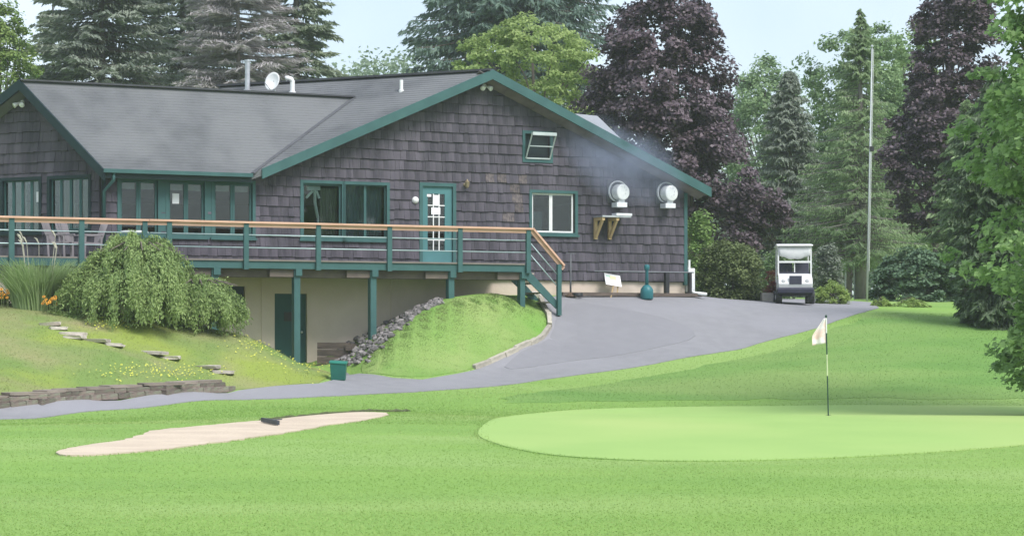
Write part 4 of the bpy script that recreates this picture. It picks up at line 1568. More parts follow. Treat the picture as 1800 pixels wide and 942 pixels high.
# green bin
q = hit(595, 668)
bin_ = thing('green_bin', 'small dark green lidded box at the edge of the path', 'bin', q, .15)
gb = mat('bin_green', (.018, .12, .095), (.014, .10, .08), rough=.45)
w = .36
mb = MB()
wb, wt, h = .17, .2, .42
mb.hexa([(q[0] - wb, q[1] - wb, q[2]), (q[0] + wb, q[1] - wb, q[2]), (q[0] + wb, q[1] + wb, q[2]), (q[0] - wb, q[1] + wb, q[2]),
         (q[0] - wt, q[1] - wt, q[2] + h), (q[0] + wt, q[1] - wt, q[2] + h - .03), (q[0] + wt, q[1] + wt, q[2] + h), (q[0] - wt, q[1] + wt, q[2] + h)])
mb.build('body', gb, bin_, bevel=.01)
mb = MB().hexa([(q[0] - .215, q[1] - .22, q[2] + h + .0), (q[0] + .215, q[1] - .22, q[2] + h - .03), (q[0] + .215, q[1] + .22, q[2] + h), (q[0] - .215, q[1] + .22, q[2] + h + .02),
                (q[0] - .215, q[1] - .22, q[2] + h + .05), (q[0] + .215, q[1] - .22, q[2] + h + .02), (q[0] + .215, q[1] + .22, q[2] + h + .05), (q[0] - .215, q[1] + .22, q[2] + h + .07)])
mb.build('lid', mat('bin_lid', (.03, .22, .17), rough=.4), bin_, bevel=.01)
for sx in (-1, 1):
    MB().lathe((q[0] + .14 * sx - .02, q[1] + .1, q[2] + .05), [(.05, 0), (.05, .04)], 10, axis=(1, 0, 0)).build('wheel', M_BLACK, bin_)

# ------------------------------------------------------------------ flagstick, rake
q = hit(1456, 732)
fl = thing('flagstick', 'striped golf flagstick with a limp white and red flag on the green', 'golf flag', q)
hs = (732 - 553) / F * q[1]
lean = -.045
def fp(f): return q + np.array([lean * f * 1.0, 0, hs * f])
blk = mat('stick_dark', (.03, .07, .05), rough=.5); ylw = mat('stick_pale', (.62, .68, .42), rough=.5); wht = M_WHITE
for a, b, m in ((0, .40, blk), (.40, .61, ylw), (.61, .82, blk), (.82, .97, wht)):
    MB().tube([fp(a) + ([0, 0, .02] if a == 0 else 0), fp(b)], .0135, 8).build('stick_section', m, fl)
MB().lathe(fp(.97), [(.02, 0), (.024, .02), (.02, .05), (.005, .06)], 10).build('finial', blk, fl)
MB().lathe(q + [0, 0, .03], [(.055, 0), (.055, .004)], 16).build('cup', M_BLACK, fl)
# limp cloth
vs, fs = [], []
nu, nv_ = 9, 14
for j in range(nv_ + 1):
    v = j / nv_
    for i in range(nu + 1):
        u = i / nu
        wdt = .25 * (.18 + .82 * min(1, v * 1.6)) * (1 - .25 * max(0, v - .75))
        x = -wdt * u - .05 * v
        y = .035 * math.sin(u * 9 + v * 2) * (.3 + u)
        z = -.50 * v - .05 * u * v
        b = fp(.965)
        vs.append(b + np.array([x + .05 * v * (1 - u), y, z]))
for j in range(nv_):
    for i in range(nu):
        a = j * (nu + 1) + i
        fs.append((a, a + 1, a + nu + 2, a + nu + 1))
mb = MB().add(vs, fs)
cl = mb.build('flag_cloth', mat('flag_cloth', (.80, .77, .76), (.78, .72, .70), scale=7, rough=.85, c3=(.74, .55, .5), s3=4.6), fl, smooth=True)
cl.modifiers.new('solid', 'SOLIDIFY').thickness = .004
# ragged sod lip along the far edge of the sand
lipp = [hit(a_, b_) for a_, b_ in ((455, 739.5), (500, 735), (540, 731.5), (580, 728), (620, 725.5), (655, 723.5), (690, 724.5), (725, 723))]
lp = MB()
pts_l = []
for i in range(len(lipp) - 1):
    for k in range(6):
        p = lipp[i] + (lipp[i + 1] - lipp[i]) * k / 6
        pts_l.append(p + np.array([0, rng.normal(.06, .03), .012 + rng.normal(0, .008)]))
rr_ = [.012 + .026 * min(1, i / 8) * rng.uniform(.6, 1.2) for i in range(len(pts_l))]
lp.tube(pts_l, rr_, 7)
tag(lp.build('bunker_lip', mat('sod_soil', (.10, .125, .05), (.08, .08, .045), scale=6, rough=.95, bump=.5), smooth=True), kind='structure')
# bunker rake
q = hit(475, 748)
rk = thing('bunker_rake', 'dark bunker rake lying head forward on the sand', 'rake', q, -.25)
dr = mat('rake_dark', (.05, .055, .07), rough=.6)
hd_a, hd_b = hit(461, 744) + [0, 0, .07], hit(489, 750) + [0, 0, .07]
hdm = (hd_a + hd_b) / 2
MB().bar(hd_a, hd_b, .05, .07).build('head', dr, rk)
for i in range(10):
    p = hd_a + (hd_b - hd_a) * (i + .5) / 10
    MB().bar(p, p + [.0, .02, -.07], .012, .012, up=(1, 0, 0)).build('tine', dr, rk)
MB().tube([hdm + [0, .02, .02], hdm + [.08, 1.2, -.01]], .012, 6).build('handle', dr, rk)

# ------------------------------------------------------------------ golf cart
cg = ground_at(1395, 70.6)
CS = 1.0
cart = thing('golf_cart', 'white golf cart with white roof parked at the top of the drive', 'golf cart', cg, math.radians(-4))
RC = ROOTM[cart.name]
def cw_(p): return np.array(RC @ Vector([float(x) for x in p]))
class CB(MB):
    def cb(s, x0, x1, y0, y1, z0, z1):
        return s.hexa([cw_(p) for p in ((x0, y0, z0), (x1, y0, z0), (x1, y1, z0), (x0, y1, z0), (x0, y0, z1), (x1, y0, z1), (x1, y1, z1), (x0, y1, z1))])
    def prism(s, prof, x0, x1):   # profile in (y, z)
        n = len(prof)
        vs = [cw_((x0, y, z)) for y, z in prof] + [cw_((x1, y, z)) for y, z in prof]
        fs = [tuple(range(n)), tuple(range(2 * n - 1, n - 1, -1))] + [(i, (i + 1) % n, (i + 1) % n + n, i + n) for i in range(n)]
        return s.add(vs, fs)
cwhite = mat('cart_white', (.74, .74, .73), (.68, .68, .68), scale=3, rough=.3, spec=.5, coat=.2)
cdark = mat('cart_dark', (.035, .035, .06), (.05, .05, .075), rough=.6)
cb_ = CB()
cb_.prism([(-1.05, .42), (-1.12, .62), (-1.02, .80), (-.55, .95), (-.5, .55), (-.5, .42)], -.52, .52)
cb_.build('front_cowl', cwhite, cart, bevel=.03)
CB().prism([(-.5, .34), (.95, .34), (1.05, .5), (1.02, .74), (.45, .78), (.2, .72), (.15, .45), (-.5, .45)], -.5, .5).build('body', cwhite, cart, bevel=.03)
CB().cb(-.19, .19, -1.125, -1.06, .60, .86).build('grille_panel', cdark, cart, bevel=.01)
CB().prism([(-1.2, .33), (-1.22, .46), (-1.12, .5), (-1.0, .5), (-1.0, .33)], -.55, .55).build('bumper', cdark, cart, bevel=.02)
CB().cb(-.5, .5, -1.02, .98, .27, .335).build('chassis', M_BLACK, cart)
for sx in (-1, 1):
    CB().lathe(cw_((.36 * sx, -1.06, .70)), [(.06, 0), (.065, .03), (.04, .045)], 14, axis=tuple(RC.to_3x3() @ Vector((0, -1, .1)))).build('headlight', mat('lamp_lens', (.55, .55, .56), rough=.2), cart)
    for yy, r in ((-.78, .225), (.7, .225)):
        whl = CB()
        ax = tuple(RC.to_3x3() @ Vector((sx, 0, 0)))
        whl.lathe(cw_((.40 * sx, yy, .225)), [(r * .6, 0), (r * .93, 0), (r, .03), (r, .16), (r * .93, .19), (r * .6, .19)], 22, axis=ax)
        wt_ = whl.build('wheel', M_BLACK, cart)
        CB().lathe(cw_((.52 * sx, yy, .225)), [(r * .58, 0), (r * .55, .06), (r * .2, .085), (.02, .09)], 16, axis=ax).build('rim', M_STEEL, wt_)
# roof, struts, windscreen frame, rolled cover
rf = CB()
rf.prism([(-.72, 1.78), (-.7, 1.83), (.0, 1.88), (.9, 1.84), (.92, 1.78)], -.56, .56)
rf.build('roof', cwhite, cart, bevel=.03)
for sx in (-1, 1):
    CB().bar(cw_((.5 * sx, -.62, .9)), cw_((.5 * sx, -.55, 1.79)), .045, .045).build('strut', cwhite, cart)
    CB().bar(cw_((.5 * sx, .82, .7)), cw_((.5 * sx, .8, 1.79)), .04, .04).build('strut', cwhite, cart)
CB().bar(cw_((-.48, -.6, 1.30)), cw_((.48, -.6, 1.30)), .04, .06).build('windscreen_bar', cwhite, cart)
cv = CB(); vs = []; fs = []
for j in range(7):
    for i in range(17):
        u = i / 16 * 2 - 1; v = j / 6
        sag = .12 * (1 - u * u) + .09 * abs(math.sin(u * 5))*.3
        vs.append(cw_((.48 * u, -.60 - .05 * math.sin(v * 3.1), 1.78 - v * (.26 + sag))))
for j in range(6):
    for i in range(16):
        a = j * 17 + i
        fs.append((a, a + 1, a + 18, a + 17))
cv.add(vs, fs)
cvo = cv.build('rolled_cover', mat('cover_cloth', (.72, .72, .72), (.62, .62, .63), scale=5, rough=.9), cart, smooth=True)
cvo.modifiers.new('solid', 'SOLIDIFY').thickness = .02
CB().cb(-.52, .52, -.56, -.5, .93, .985).build('dashboard', cdark, cart, bevel=.01)
for x0, x1 in ((-.48, -.03), (.03, .48)):
    CB().prism([(.1, .92), (.2, 1.36), (.28, 1.36), (.2, .9)], x0, x1).build('seat_back', cdark, cart, bevel=.02)
CB().cb(-.48, .48, -.2, .2, .75, .88).build('seat', cdark, cart, bevel=.03)
CB().tube([cw_((-.22 + .15 * math.cos(a), -.42 + .04 * math.sin(a), 1.08 + .15 * math.sin(a))) for a in np.linspace(0, 2 * math.pi, 20)], .014, 6, cap=False).build('steering_wheel', M_BLACK, cart, smooth=True)
CB().bar(cw_((-.22, -.42, 1.08)), cw_((-.22, -.6, .85)), .04, .04).build('steering_column', M_BLACK, cart)
CB().bar(cw_((0, -.55, .98)), cw_((0, -.55, 1.3)), .03, .03).build('windscreen_bar', cwhite, cart)

# grey block and red shrub beside the cart
q = ground_at(1349, 71.5)
tag(MB().box((q[0], q[1] + .2, q[2] + .14), (.36, .35, .3), .1).build('stone_block', M_STONE, origin=q, bevel=.03), 'pale grey stone block beside the golf cart', 'block')

# ------------------------------------------------------------------ flagpole and net posts
q = ground_at(1524, 76)
fpz = (HY - 84) / F * 76 + ZC
pole = thing('flagpole', 'tall thin white flagpole standing in front of the trees', 'flagpole', q)
top = np.array([(1533 - 900) / F * 76, 76, fpz])
MB().tube([q - [0, 0, .1], q + (top - q) * .5, top], [.036, .03, .022], 10).build('pole', mat('pole_white', (.5, .52, .53), (.43, .45, .46), rough=.4), pole, smooth=True)
MB().lathe(top, [(.02, -.02), (.05, .02), (.05, .06), (.01, .09)], 10).build('truck_cap', M_STEEL, pole)
MB().tube([q + [.07, -.02, 1.0], top + [.05, -.02, -.05]], .008, 5).build('halyard', M_WHITE, pole)
MB().box(q + (top - q) * .60 + [.05, 0, 0], (.14, .08, .16)).build('cleat', M_BLACK, pole)
for px, h, lab in ((1486, 2.4, 'slim grey fence post left of the bare trunk behind the drive'), (1502, 2.2, 'slim grey fence post tight against the bare trunk behind the drive')):
    q = ground_at(px, 92)
    tag(MB().tube([q - [0, 0, .1], q + [0, 0, h]], .035, 8).build('fence_post', M_STEEL, origin=q), lab, 'post')

# ------------------------------------------------------------------ deck furniture
def plastic_chair(label, px, o, rot):
    t = DL.t(px, o)
    q = DL.W(t, o, FLOOR_Z - .006)
    c = thing('deck_chair', label, 'chair', q, rot, 'plastic chairs on the deck')
    m = mat('faded_plastic', (.26, .235, .25), (.21, .19, .205), rough=.6)
    RM = ROOTM[c.name]
    X = lambda x, y, z: np.array(RM @ Vector((x, y, z)))
    for x in (-.24, .24):
        MB().bar(X(x, -.22, 0), X(x, -.2, .6), .045, .045, up=(0, 1, 0)).build('leg', m, c)
        MB().bar(X(x, .2, 0), X(x, .24, .6), .045, .045, up=(0, 1, 0)).build('leg', m, c)
        MB().bar(X(x, -.26, .61), X(x, .28, .61), .06, .035).build('armrest', m, c)
    MB().bar(X(0, -.24, .40), X(0, .24, .38), .46, .04).build('seat', m, c)
    for i in range(5):
        x = -.18 + .09 * i
        MB().bar(X(x, .22, .4), X(x * 1.1, .40, .92 + .03 * (2 - abs(i - 2))), .055, .02, up=(0, 1, 0)).build('back_slat', m, c)
plastic_chair('faded plastic chair turned side-on behind the deck rail', 105, -1.3, math.radians(80))
plastic_chair('faded plastic chair facing the lawn behind the deck rail', 128, -1.4, math.radians(60))
plastic_chair('faded plastic chair by the wing corner with its back to the downspout', 158, -1.3, math.radians(-60))
t = DL.t(236, -1.1); q = DL.W(t, -1.1, FLOOR_Z - .006)
tb = thing('deck_table', 'small round white table on the deck under the windows', 'table', q)
MB().lathe(q, [(.34, .68), (.36, .69), (.36, .72), (.34, .73)], 20).build('table_top', M_WHITE, tb)
MB().lathe(q, [(.22, 0), (.2, .03), (.035, .06), (.03, .68)], 14).build('pedestal', M_WHITE, tb)
# ------------------------------------------------------------------ vegetation
def leaf_quads(c, nrm, length, width, along=None):
    """diamond leaves: centres, normals, sizes (arrays); along = preferred long axis"""
    n = len(c)
    r = rng.normal(size=(n, 3)) if along is None else along
    u = unit(r - nrm * (r * nrm).sum(1, keepdims=True))
    v = np.cross(nrm, u)
    L = np.asarray(length).reshape(-1, 1) / 2
    W = np.asarray(width).reshape(-1, 1) / 2
    vs = np.stack([c - u * L, c + v * W - u * L * .1, c + u * L, c - v * W - u * L * .1], 1).reshape(-1, 3)
    fs = np.arange(n * 4).reshape(n, 4)
    return vs, fs

def merge(parts):
    vs, fs, b = [], [], 0
    for v, f in parts:
        vs.append(v); fs.append(f + b); b += len(v)
    return np.concatenate(vs), np.concatenate(fs)

def rows_fn(rows, d):
    rows = sorted(rows, key=lambda q: -q[0])
    z = np.array([ZC + (HY - r[0]) / F * d for r in rows])
    xl = np.array([(r[1] - 900) / F * d for r in rows])
    xr = np.array([(r[2] - 900) / F * d for r in rows])
    return z, xl, xr

BARK = mat('bark', (.17, .14, .12), (.10, .085, .075), scale=4, rough=.95, bump=.6, bscale=10, stretch=(1, 1, .3))
BARKG = mat('bark_grey', (.26, .235, .22), (.17, .15, .145), scale=4, rough=.95, bump=.6, bscale=10, stretch=(1, 1, .3))

def deciduous(name, label, d, pxt, rows, m, nclump=150, per=130, leaf=.17, cr=.55, bark=BARK, group=None, cat='tree', hollow=.45, trunk_r=.2, flat=.55, star=False, dz=0.0, limbs=26):
    z, xl, xr = rows_fn(rows, d)
    base = ground_at(pxt, d)
    t = thing(name, label, cat, base, 0, group)
    rad = (xr - xl) / 2
    zz = np.linspace(z[0], z[-1], 60)
    rr = np.interp(zz, z, rad)
    pz = rr ** 1.3 + .05 * rr.max()
    zc = rng.choice(zz, nclump, p=pz / pz.sum()) + rng.uniform(-.1, .1, nclump)
    r = np.interp(zc, z, rad); xc = np.interp(zc, z, (xl + xr) / 2)
    ph = rng.uniform(0, 2 * math.pi, nclump)
    lob = 1 + .14 * np.sin(ph * 3 + zc * 1.3) + .10 * np.sin(ph * 5 - zc * 2.1 + 1)
    q = np.maximum(r - cr * .55, .1) * rng.uniform(hollow, 1, nclump) ** .5 * lob
    cc = np.stack([xc + q * np.cos(ph), d + .95 * q * np.sin(ph), zc], 1)
    ccp = 900 + F * cc[:, 0] / cc[:, 1]
    keep = (ccp < 2260) & (ccp > -150)
    cc, zc, xc = cc[keep], zc[keep], xc[keep]
    nclump = len(cc)
    k = np.repeat(np.arange(nclump), per)
    sc = cr * rng.uniform(.6, 1.35, nclump)
    g = rng.normal(size=(len(k), 3))
    g = g / np.maximum(np.linalg.norm(g, axis=1, keepdims=True), .3) * rng.uniform(.35, 1.1, (len(k), 1))
    g[:, 2] *= flat
    # layers: leaves hang lower toward the clump rim
    g[:, 2] -= .25 * (g[:, 0] ** 2 + g[:, 1] ** 2)
    c = cc[k] + g * sc[k][:, None]
    outw = c - np.stack([xc[k], np.full(len(k), d), zc[k] - 1.0], 1)
    nrm = unit(unit(outw) * .6 + np.array([0, 0, .7]) + rng.normal(0, .55, (len(k), 3)))
    ln = leaf * rng.uniform(.65, 1.3, len(k))
    if star:
        u = unit(np.cross(nrm, rng.normal(size=nrm.shape))); v = np.cross(nrm, u)
        ang = np.array([90, 55, 22, -60, 240, 158, 125]) * math.pi / 180
        rd = np.array([1, .5, .95, .7, .7, .95, .5])
        vs = (c[:, None] + (u[:, None] * np.cos(ang)[None, :, None] + v[:, None] * np.sin(ang)[None, :, None]) * (rd[None, :, None] * ln[:, None, None] / 2)).reshape(-1, 3)
        # cup the blade a little
        fs = np.arange(len(vs)).reshape(-1, 7)
    else:
        vs, fs = leaf_quads(c, nrm, ln, ln * rng.uniform(.5, .8, len(k)))
    np_mesh('crown', vs, fs, m, t)
    mb = MB()
    topz = z[-1] - .15 * (z[-1] - z[0])
    xm = np.interp(topz, z, (xl + xr) / 2)
    pts = [base + np.array([0, 0, -.2])]
    for f in (.0, .25, .5, .75, 1.0):
        zt = base[2] + (topz - base[2]) * f
        pts.append(np.array([base[0] + (xm - base[0]) * f ** 1.5 + .08 * math.sin(f * 7), d + .06 * math.cos(f * 9), zt + .02]))
    mb.tube(pts, [trunk_r * 1.35] + [trunk_r * (1 - .8 * f) for f in (0, .25, .5, .75, 1.0)], 9)
    for i in rng.choice(nclump, min(limbs, nclump), replace=False):
        e = cc[i]
        hz = base[2] + (e[2] - base[2]) * rng.uniform(.45, .75)
        hz = max(hz, base[2] + .3)
        f = np.clip((hz - base[2]) / max(topz - base[2], .1), 0, 1)
        s = np.array([base[0] + (xm - base[0]) * f ** 1.5, d, hz])
        md = s + (e - s) * .5 + np.array([0, 0, .12 * np.linalg.norm(e - s)])
        r0 = trunk_r * (1 - .75 * f) * .5
        mb.tube([s, md, e], [r0, r0 * .6, .012], 5, cap=False)
    mb.build('trunk', bark, t, smooth=True)
    return t

def conifer(name, label, d, pxt, rows, m, nbr=260, per=70, droop=.25, needle=.34, nw=.075, bark=BARK, group=None, up=.0, trunk_r=.22, bare=0.0, hang=.55, cat='tree', zlow=None, pz=1.1, twig_mat=None, lean_top=None, tips=1.0):
    z, xl, xr = rows_fn(rows, d)
    base = ground_at(pxt, d)
    t = thing(name, label, cat, base, 0, group)
    xt = (pxt - 900) / F * d
    ztop = z[-1]
    mb = MB()
    hs = np.linspace(0, 1, 9)
    mb.tube([base + np.array([.05 * math.sin(f * 5), .05 * math.cos(f * 4), -.2 + (ztop - base[2] + .2) * f]) for f in hs], [trunk_r * (1.15 - 1.08 * f) for f in hs], 9)
    mb.build('trunk', bark, t, smooth=True)
    zl = z[0] if zlow is None else zlow
    hz = zl + (ztop - zl) * rng.uniform(0, 1, nbr) ** pz
    ph = rng.uniform(0, 2 * math.pi, nbr)
    br = MB()
    parts = []
    for i in range(nbr):
        R = np.interp(hz[i], z, np.where(math.cos(ph[i]) > 0, xr - xt, xt - xl))
        side = np.interp(hz[i], z, (xr - xl) / 2)
        c_, s_ = math.cos(ph[i]), math.sin(ph[i])
        R = (abs(c_) * R + (1 - abs(c_)) * side) * rng.uniform(.68, 1.08)
        R = max(R, .10)
        dv = np.array([c_, s_, 0])
        s0 = np.array([xt, d, hz[i]])
        u = np.linspace(0, 1, 6)
        dr = droop * rng.uniform(.6, 1.4)
        path = s0 + dv * (R * u)[:, None] + np.stack([0 * u, 0 * u, R * (up * u - dr * u ** 1.5 + .35 * dr * u ** 4)], 1)
        r0 = .012 + .012 * R
        br.tube(path, [r0 * (1 - .8 * q) for q in u], 4, cap=False)
        n = max(8, int(per * (R / side if side > 0 else 1) * rng.uniform(.8, 1.2)))
        f = rng.uniform(.12, 1.0, n) ** .8
        p = np.stack([np.interp(f, u, path[:, k]) for k in range(3)], 1)
        lat = np.array([-s_, c_, 0])
        sg = rng.choice([-1, 1], n)[:, None]
        sp = (.30 * R * (1.08 - f) + .06)[:, None] * rng.uniform(0, 1, (n, 1))
        off = lat * sg * sp + dv * sp * .5
        off[:, 2] -= hang * sp[:, 0] * rng.uniform(.3, 1.2, n)
        c = p + off
        al = unit(lat * sg * .7 + dv * .75 + np.array([0, 0, -hang]) * rng.uniform(.2, 1.3, (n, 1)) + rng.normal(0, .22, (n, 3)))
        nr = unit(np.array([0, 0, 1.0]) + rng.normal(0, .6, (n, 3)))
        L = needle * rng.uniform(.6, 1.35, n)
        parts.append((c, nr, L, L * nw / needle * rng.uniform(.7, 1.4, n), al))
    tag(br.build('branches', bark if twig_mat is None else twig_mat, t), kind='stuff')
    C = np.concatenate([q[0] for q in parts]); Nn = np.concatenate([q[1] for q in parts]); LL = np.concatenate([q[2] for q in parts])
    WW = np.concatenate([q[3] for q in parts]); AL = np.concatenate([q[4] for q in parts])
    row = HY - F * (C[:, 2] - ZC) / C[:, 1]
    kp = (row > -70) | (rng.uniform(0, 1, len(C)) < .35)          # thin the tops far above the view
    C, Nn, LL, WW, AL = C[kp], Nn[kp], LL[kp], WW[kp], AL[kp]
    nr2 = unit(Nn - AL * (Nn * AL).sum(1, keepdims=True))
    vs, fs = leaf_quads(C, nr2, LL, WW, AL)
    np_mesh('twigs' if bare else 'crown', vs, fs, m, t)
    return t

SPR = leaf_mat('spruce_bluegreen', (.20, .235, .19), (.31, .35, .275), .3)
SPR2 = leaf_mat('spruce_green', (.18, .225, .155), (.31, .36, .24), .3)
SPRD = leaf_mat('spruce_dark', (.085, .145, .12), (.19, .265, .205), .3)
DEAD = leaf_mat('dead_twig', (.32, .30, .30), (.44, .41, .41), .05)
LARCH = leaf_mat('larch', (.18, .27, .135), (.36, .46, .24), .4)
LIGHT = leaf_mat('yellow_green', (.23, .34, .10), (.43, .52, .20), .45)
MIDG = leaf_mat('mid_green', (.135, .225, .10), (.30, .41, .20), .4)
LEFTG = leaf_mat('left_green', (.12, .21, .055), (.29, .38, .12), .4)
PURP = leaf_mat('purple_leaf', (.060, .040, .050), (.19, .145, .168), .22, rough=.5)
MAPLE = leaf_mat('maple_leaf', (.16, .285, .085), (.37, .52, .22), .5, clump=.7)
HEML = leaf_mat('hemlock', (.08, .125, .07), (.20, .26, .15), .3)
FAR = leaf_mat('far_wood_leaf', (.14, .20, .13), (.27, .34, .23), .3, clump=.15)
OLIVE = leaf_mat('olive_shrub', (.09, .125, .045), (.19, .235, .09), .25)
LITE_SH = leaf_mat('light_shrub', (.17, .28, .08), (.31, .43, .15), .35)
YEW = leaf_mat('yew', (.21, .33, .08), (.38, .48, .15), .35)
JUN = leaf_mat('juniper', (.06, .115, .065), (.16, .245, .14), .25)
WEEP = leaf_mat('weeping_leaf', (.16, .245, .08), (.335, .43, .16), .3, clump=.9)
REDS = leaf_mat('red_leaf', (.22, .05, .05), (.36, .12, .11), .3)

# trees behind the house, left to right
deciduous('leafy_tree', 'yellow-green leafy tree behind the angled end gable', 92, 5, [(8, -25, 25), (50, -60, 58), (110, -70, 72), (180, -75, 76), (280, -60, 66), (330, -40, 40)], LEFTG, 200, 130, .15, .5)
conifer('spruce_tree', 'blue-green spruce with sparse open limbs behind the low roof', 96, 178, [(-330, 172, 184), (-150, 120, 240), (0, 62, 310), (100, 45, 335), (180, 40, 345), (330, 35, 350)], SPR, 500, 165, droop=.14, needle=.36, nw=.085, up=.02)
conifer('dead_spruce', 'grey dead spruce with bare twiggy branches between two green spruces', 94, 418, [(-300, 412, 424), (-120, 355, 485), (0, 325, 525), (100, 310, 540), (160, 300, 550), (330, 290, 555)], DEAD, 520, 170, droop=.12, needle=.42, nw=.028, bark=BARKG, bare=1.0, up=.05, hang=.35, trunk_r=.16)
conifer('spruce_tree', 'full green spruce standing right of the grey dead one', 103, 520, [(-330, 514, 526), (-120, 460, 575), (0, 440, 590), (60, 430, 603), (110, 425, 609), (160, 420, 614), (340, 410, 625)], SPR2, 460, 150, droop=.16, needle=.36, nw=.085)
conifer('spruce_tree', 'dim green spruce filling the gap behind the dead one', 108, 320, [(-380, 314, 326), (-120, 240, 400), (0, 215, 425), (100, 200, 440), (160, 195, 450), (330, 190, 460)], SPR, 520, 160, droop=.16, needle=.38, nw=.09)
conifer('spruce_tree', 'dim green spruce rising behind the left part of the low roof', 112, 95, [(-60, 91, 99), (40, 62, 130), (120, 45, 150), (200, 30, 165), (330, 25, 170)], SPR2, 260, 110, droop=.16, needle=.38, nw=.085)
conifer('norway_spruce', 'broad dark spruce with drooping limbs behind the wide gable', 116, 890, [(-420, 880, 900), (-200, 790, 1000), (0, 708, 1085), (60, 702, 1095), (110, 684, 1105), (150, 690, 1105), (300, 690, 1110)], SPRD, 720, 190, droop=.28, needle=.42, nw=.10, hang=.95)
deciduous('locust_tree', 'pale yellow-green leafy tree behind the gable peak', 92, 960, [(32, 900, 940), (50, 850, 1000), (75, 815, 1050), (110, 795, 1066), (160, 785, 1072), (230, 800, 1080), (320, 830, 1060)], LIGHT, 360, 140, .14, .45, flat=.4)
deciduous('purple_maple', 'big dark purple-leaved maple at the right end of the roof', 82, 1215, [(-35, 1120, 1215), (15, 1080, 1262), (60, 1045, 1282), (120, 1025, 1293), (180, 1010, 1300), (250, 1018, 1318), (300, 1045, 1342), (350, 1100, 1385), (400, 1185, 1380), (442, 1215, 1345)], PURP, 440, 160, .175, .5, hollow=.3)
deciduous('distant_tree', 'far pale green round tree between the purple maple and the blue spruce', 135, 1345, [(103, 1325, 1362), (140, 1285, 1400), (220, 1265, 1430), (330, 1260, 1440), (480, 1260, 1440)], MIDG, 260, 150, .2, .8)
conifer('spruce_tree', 'blue-green spruce right of the purple maple behind the cart', 98, 1388, [(128, 1380, 1396), (170, 1352, 1420), (240, 1335, 1440), (320, 1322, 1455), (400, 1305, 1475), (480, 1300, 1480)], SPR, 460, 150, droop=.22, needle=.25, nw=.055, hang=.9)
deciduous('leafy_tree', 'tall light green tree behind the flagpole', 108, 1490, [(52, 1460, 1560), (80, 1420, 1600), (140, 1402, 1612), (220, 1415, 1610), (300, 1395, 1630), (480, 1390, 1640)], MIDG, 380, 140, .18, .6)
deciduous('leafy_tree', 'light green tree half hidden between the flagpole and the second purple maple', 118, 1600, [(40, 1580, 1640), (80, 1555, 1670), (160, 1545, 1690), (260, 1545, 1700), (480, 1540, 1710)], LEFTG, 220, 140, .18, .6)
conifer('larch_tree', 'thin tall larch with a bare lower trunk beside the flagpole', 92, 1513, [(18, 1510, 1517), (90, 1482, 1540), (180, 1452, 1570), (300, 1402, 1600), (400, 1368, 1625), (450, 1375, 1625)], LARCH, 480, 120, droop=.16, needle=.19, nw=.034, hang=1.0, trunk_r=.25, bark=BARKG, pz=1.35)
deciduous('purple_maple', 'second dark purple maple beyond the flagpole with a dark trunk', 84, 1642, [(-90, 1660, 1720), (-20, 1625, 1760), (60, 1605, 1765), (120, 1590, 1755), (200, 1572, 1745), (280, 1545, 1725), (350, 1552, 1700), (395, 1600, 1690)], PURP, 320, 170, .165, .46, hollow=.3)
conifer('hemlock_tree', 'dark feathery hemlock drooping over the lawn behind the maple boughs', 64, 1752, [(120, 1745, 1760), (200, 1690, 1815), (300, 1650, 1850), (400, 1660, 1850), (480, 1665, 1845), (560, 1690, 1820), (600, 1722, 1790)], HEML, 480, 140, droop=.30, needle=.24, nw=.055, hang=1.0)
conifer('spruce_tree', 'grey-green spruce in the gap between second purple maple and hemlock', 78, 1700, [(180, 1697, 1703), (260, 1660, 1745), (360, 1630, 1775), (480, 1615, 1795)], LARCH, 320, 110, droop=.25, needle=.28, nw=.06, hang=.7)
deciduous('maple_tree', 'bright green maple with leafy boughs hanging over the lawn edge', 47, 1960, [(-260, 1850, 2000), (-120, 1760, 2120), (-20, 1735, 2160), (60, 1755, 2180), (130, 1705, 2190), (190, 1668, 2190), (240, 1692, 2190), (300, 1700, 2190), (345, 1765, 2180), (390, 1735, 2180), (430, 1680, 2180), (470, 1690, 2170), (510, 1752, 2160), (570, 1755, 2150), (615, 1722, 2130), (662, 1750, 2100)], MAPLE, 800, 50, .17, .36, hollow=.5, star=True, trunk_r=.22, limbs=70)

# shrubs beyond the drive
def shrub(name, label, d, x0, x1, y0, y1, m, n=90, per=110, leaf=.07, cr=.22, cat='shrub', group=None, flat=.7):
    xm = (x0 + x1) / 2
    h = y1 - y0
    rows = [(y0, xm - (x1 - x0) * .18, xm + (x1 - x0) * .18), (y0 + h * .12, xm - (x1 - x0) * .33, xm + (x1 - x0) * .33), (y0 + h * .4, x0, x1), (y0 + h * .75, x0 + 2, x1 - 2), (y1 + 4, x0 + 6, x1 - 6)]
    return deciduous(name, label, d, xm, rows, m, n, per, leaf, cr, cat=cat, group=group, hollow=.5, trunk_r=.04, flat=flat, limbs=14)
shrub('round_shrub', 'big rounded olive-green shrub between the meter box and the golf cart', 72.5, 1222, 1346, 425, 527, OLIVE, 150, 150, .09, .28)
shrub('light_shrub', 'light green shrub just behind the right corner of the clubhouse', 76, 1200, 1262, 378, 530, LITE_SH, 90, 120, .10, .28)
shrub('clipped_yew', 'low clipped yellow-green mound beside the golf cart wheel', 72, 1428, 1496, 499, 543, YEW, 120, 120, .05, .13)
shrub('clipped_yew', 'small clipped mound at the foot of the flagpole', 71, 1528, 1568, 527, 550, YEW, 80, 100, .05, .1)
shrub('clipped_yew', 'wider clipped mound on the lawn crest past the flagpole', 71, 1562, 1634, 528, 554, YEW, 100, 110, .05, .1)
shrub('spreading_juniper', 'large dark green spreading juniper behind the clipped mounds', 77, 1530, 1700, 440, 556, JUN, 170, 150, .13, .30, flat=.4)
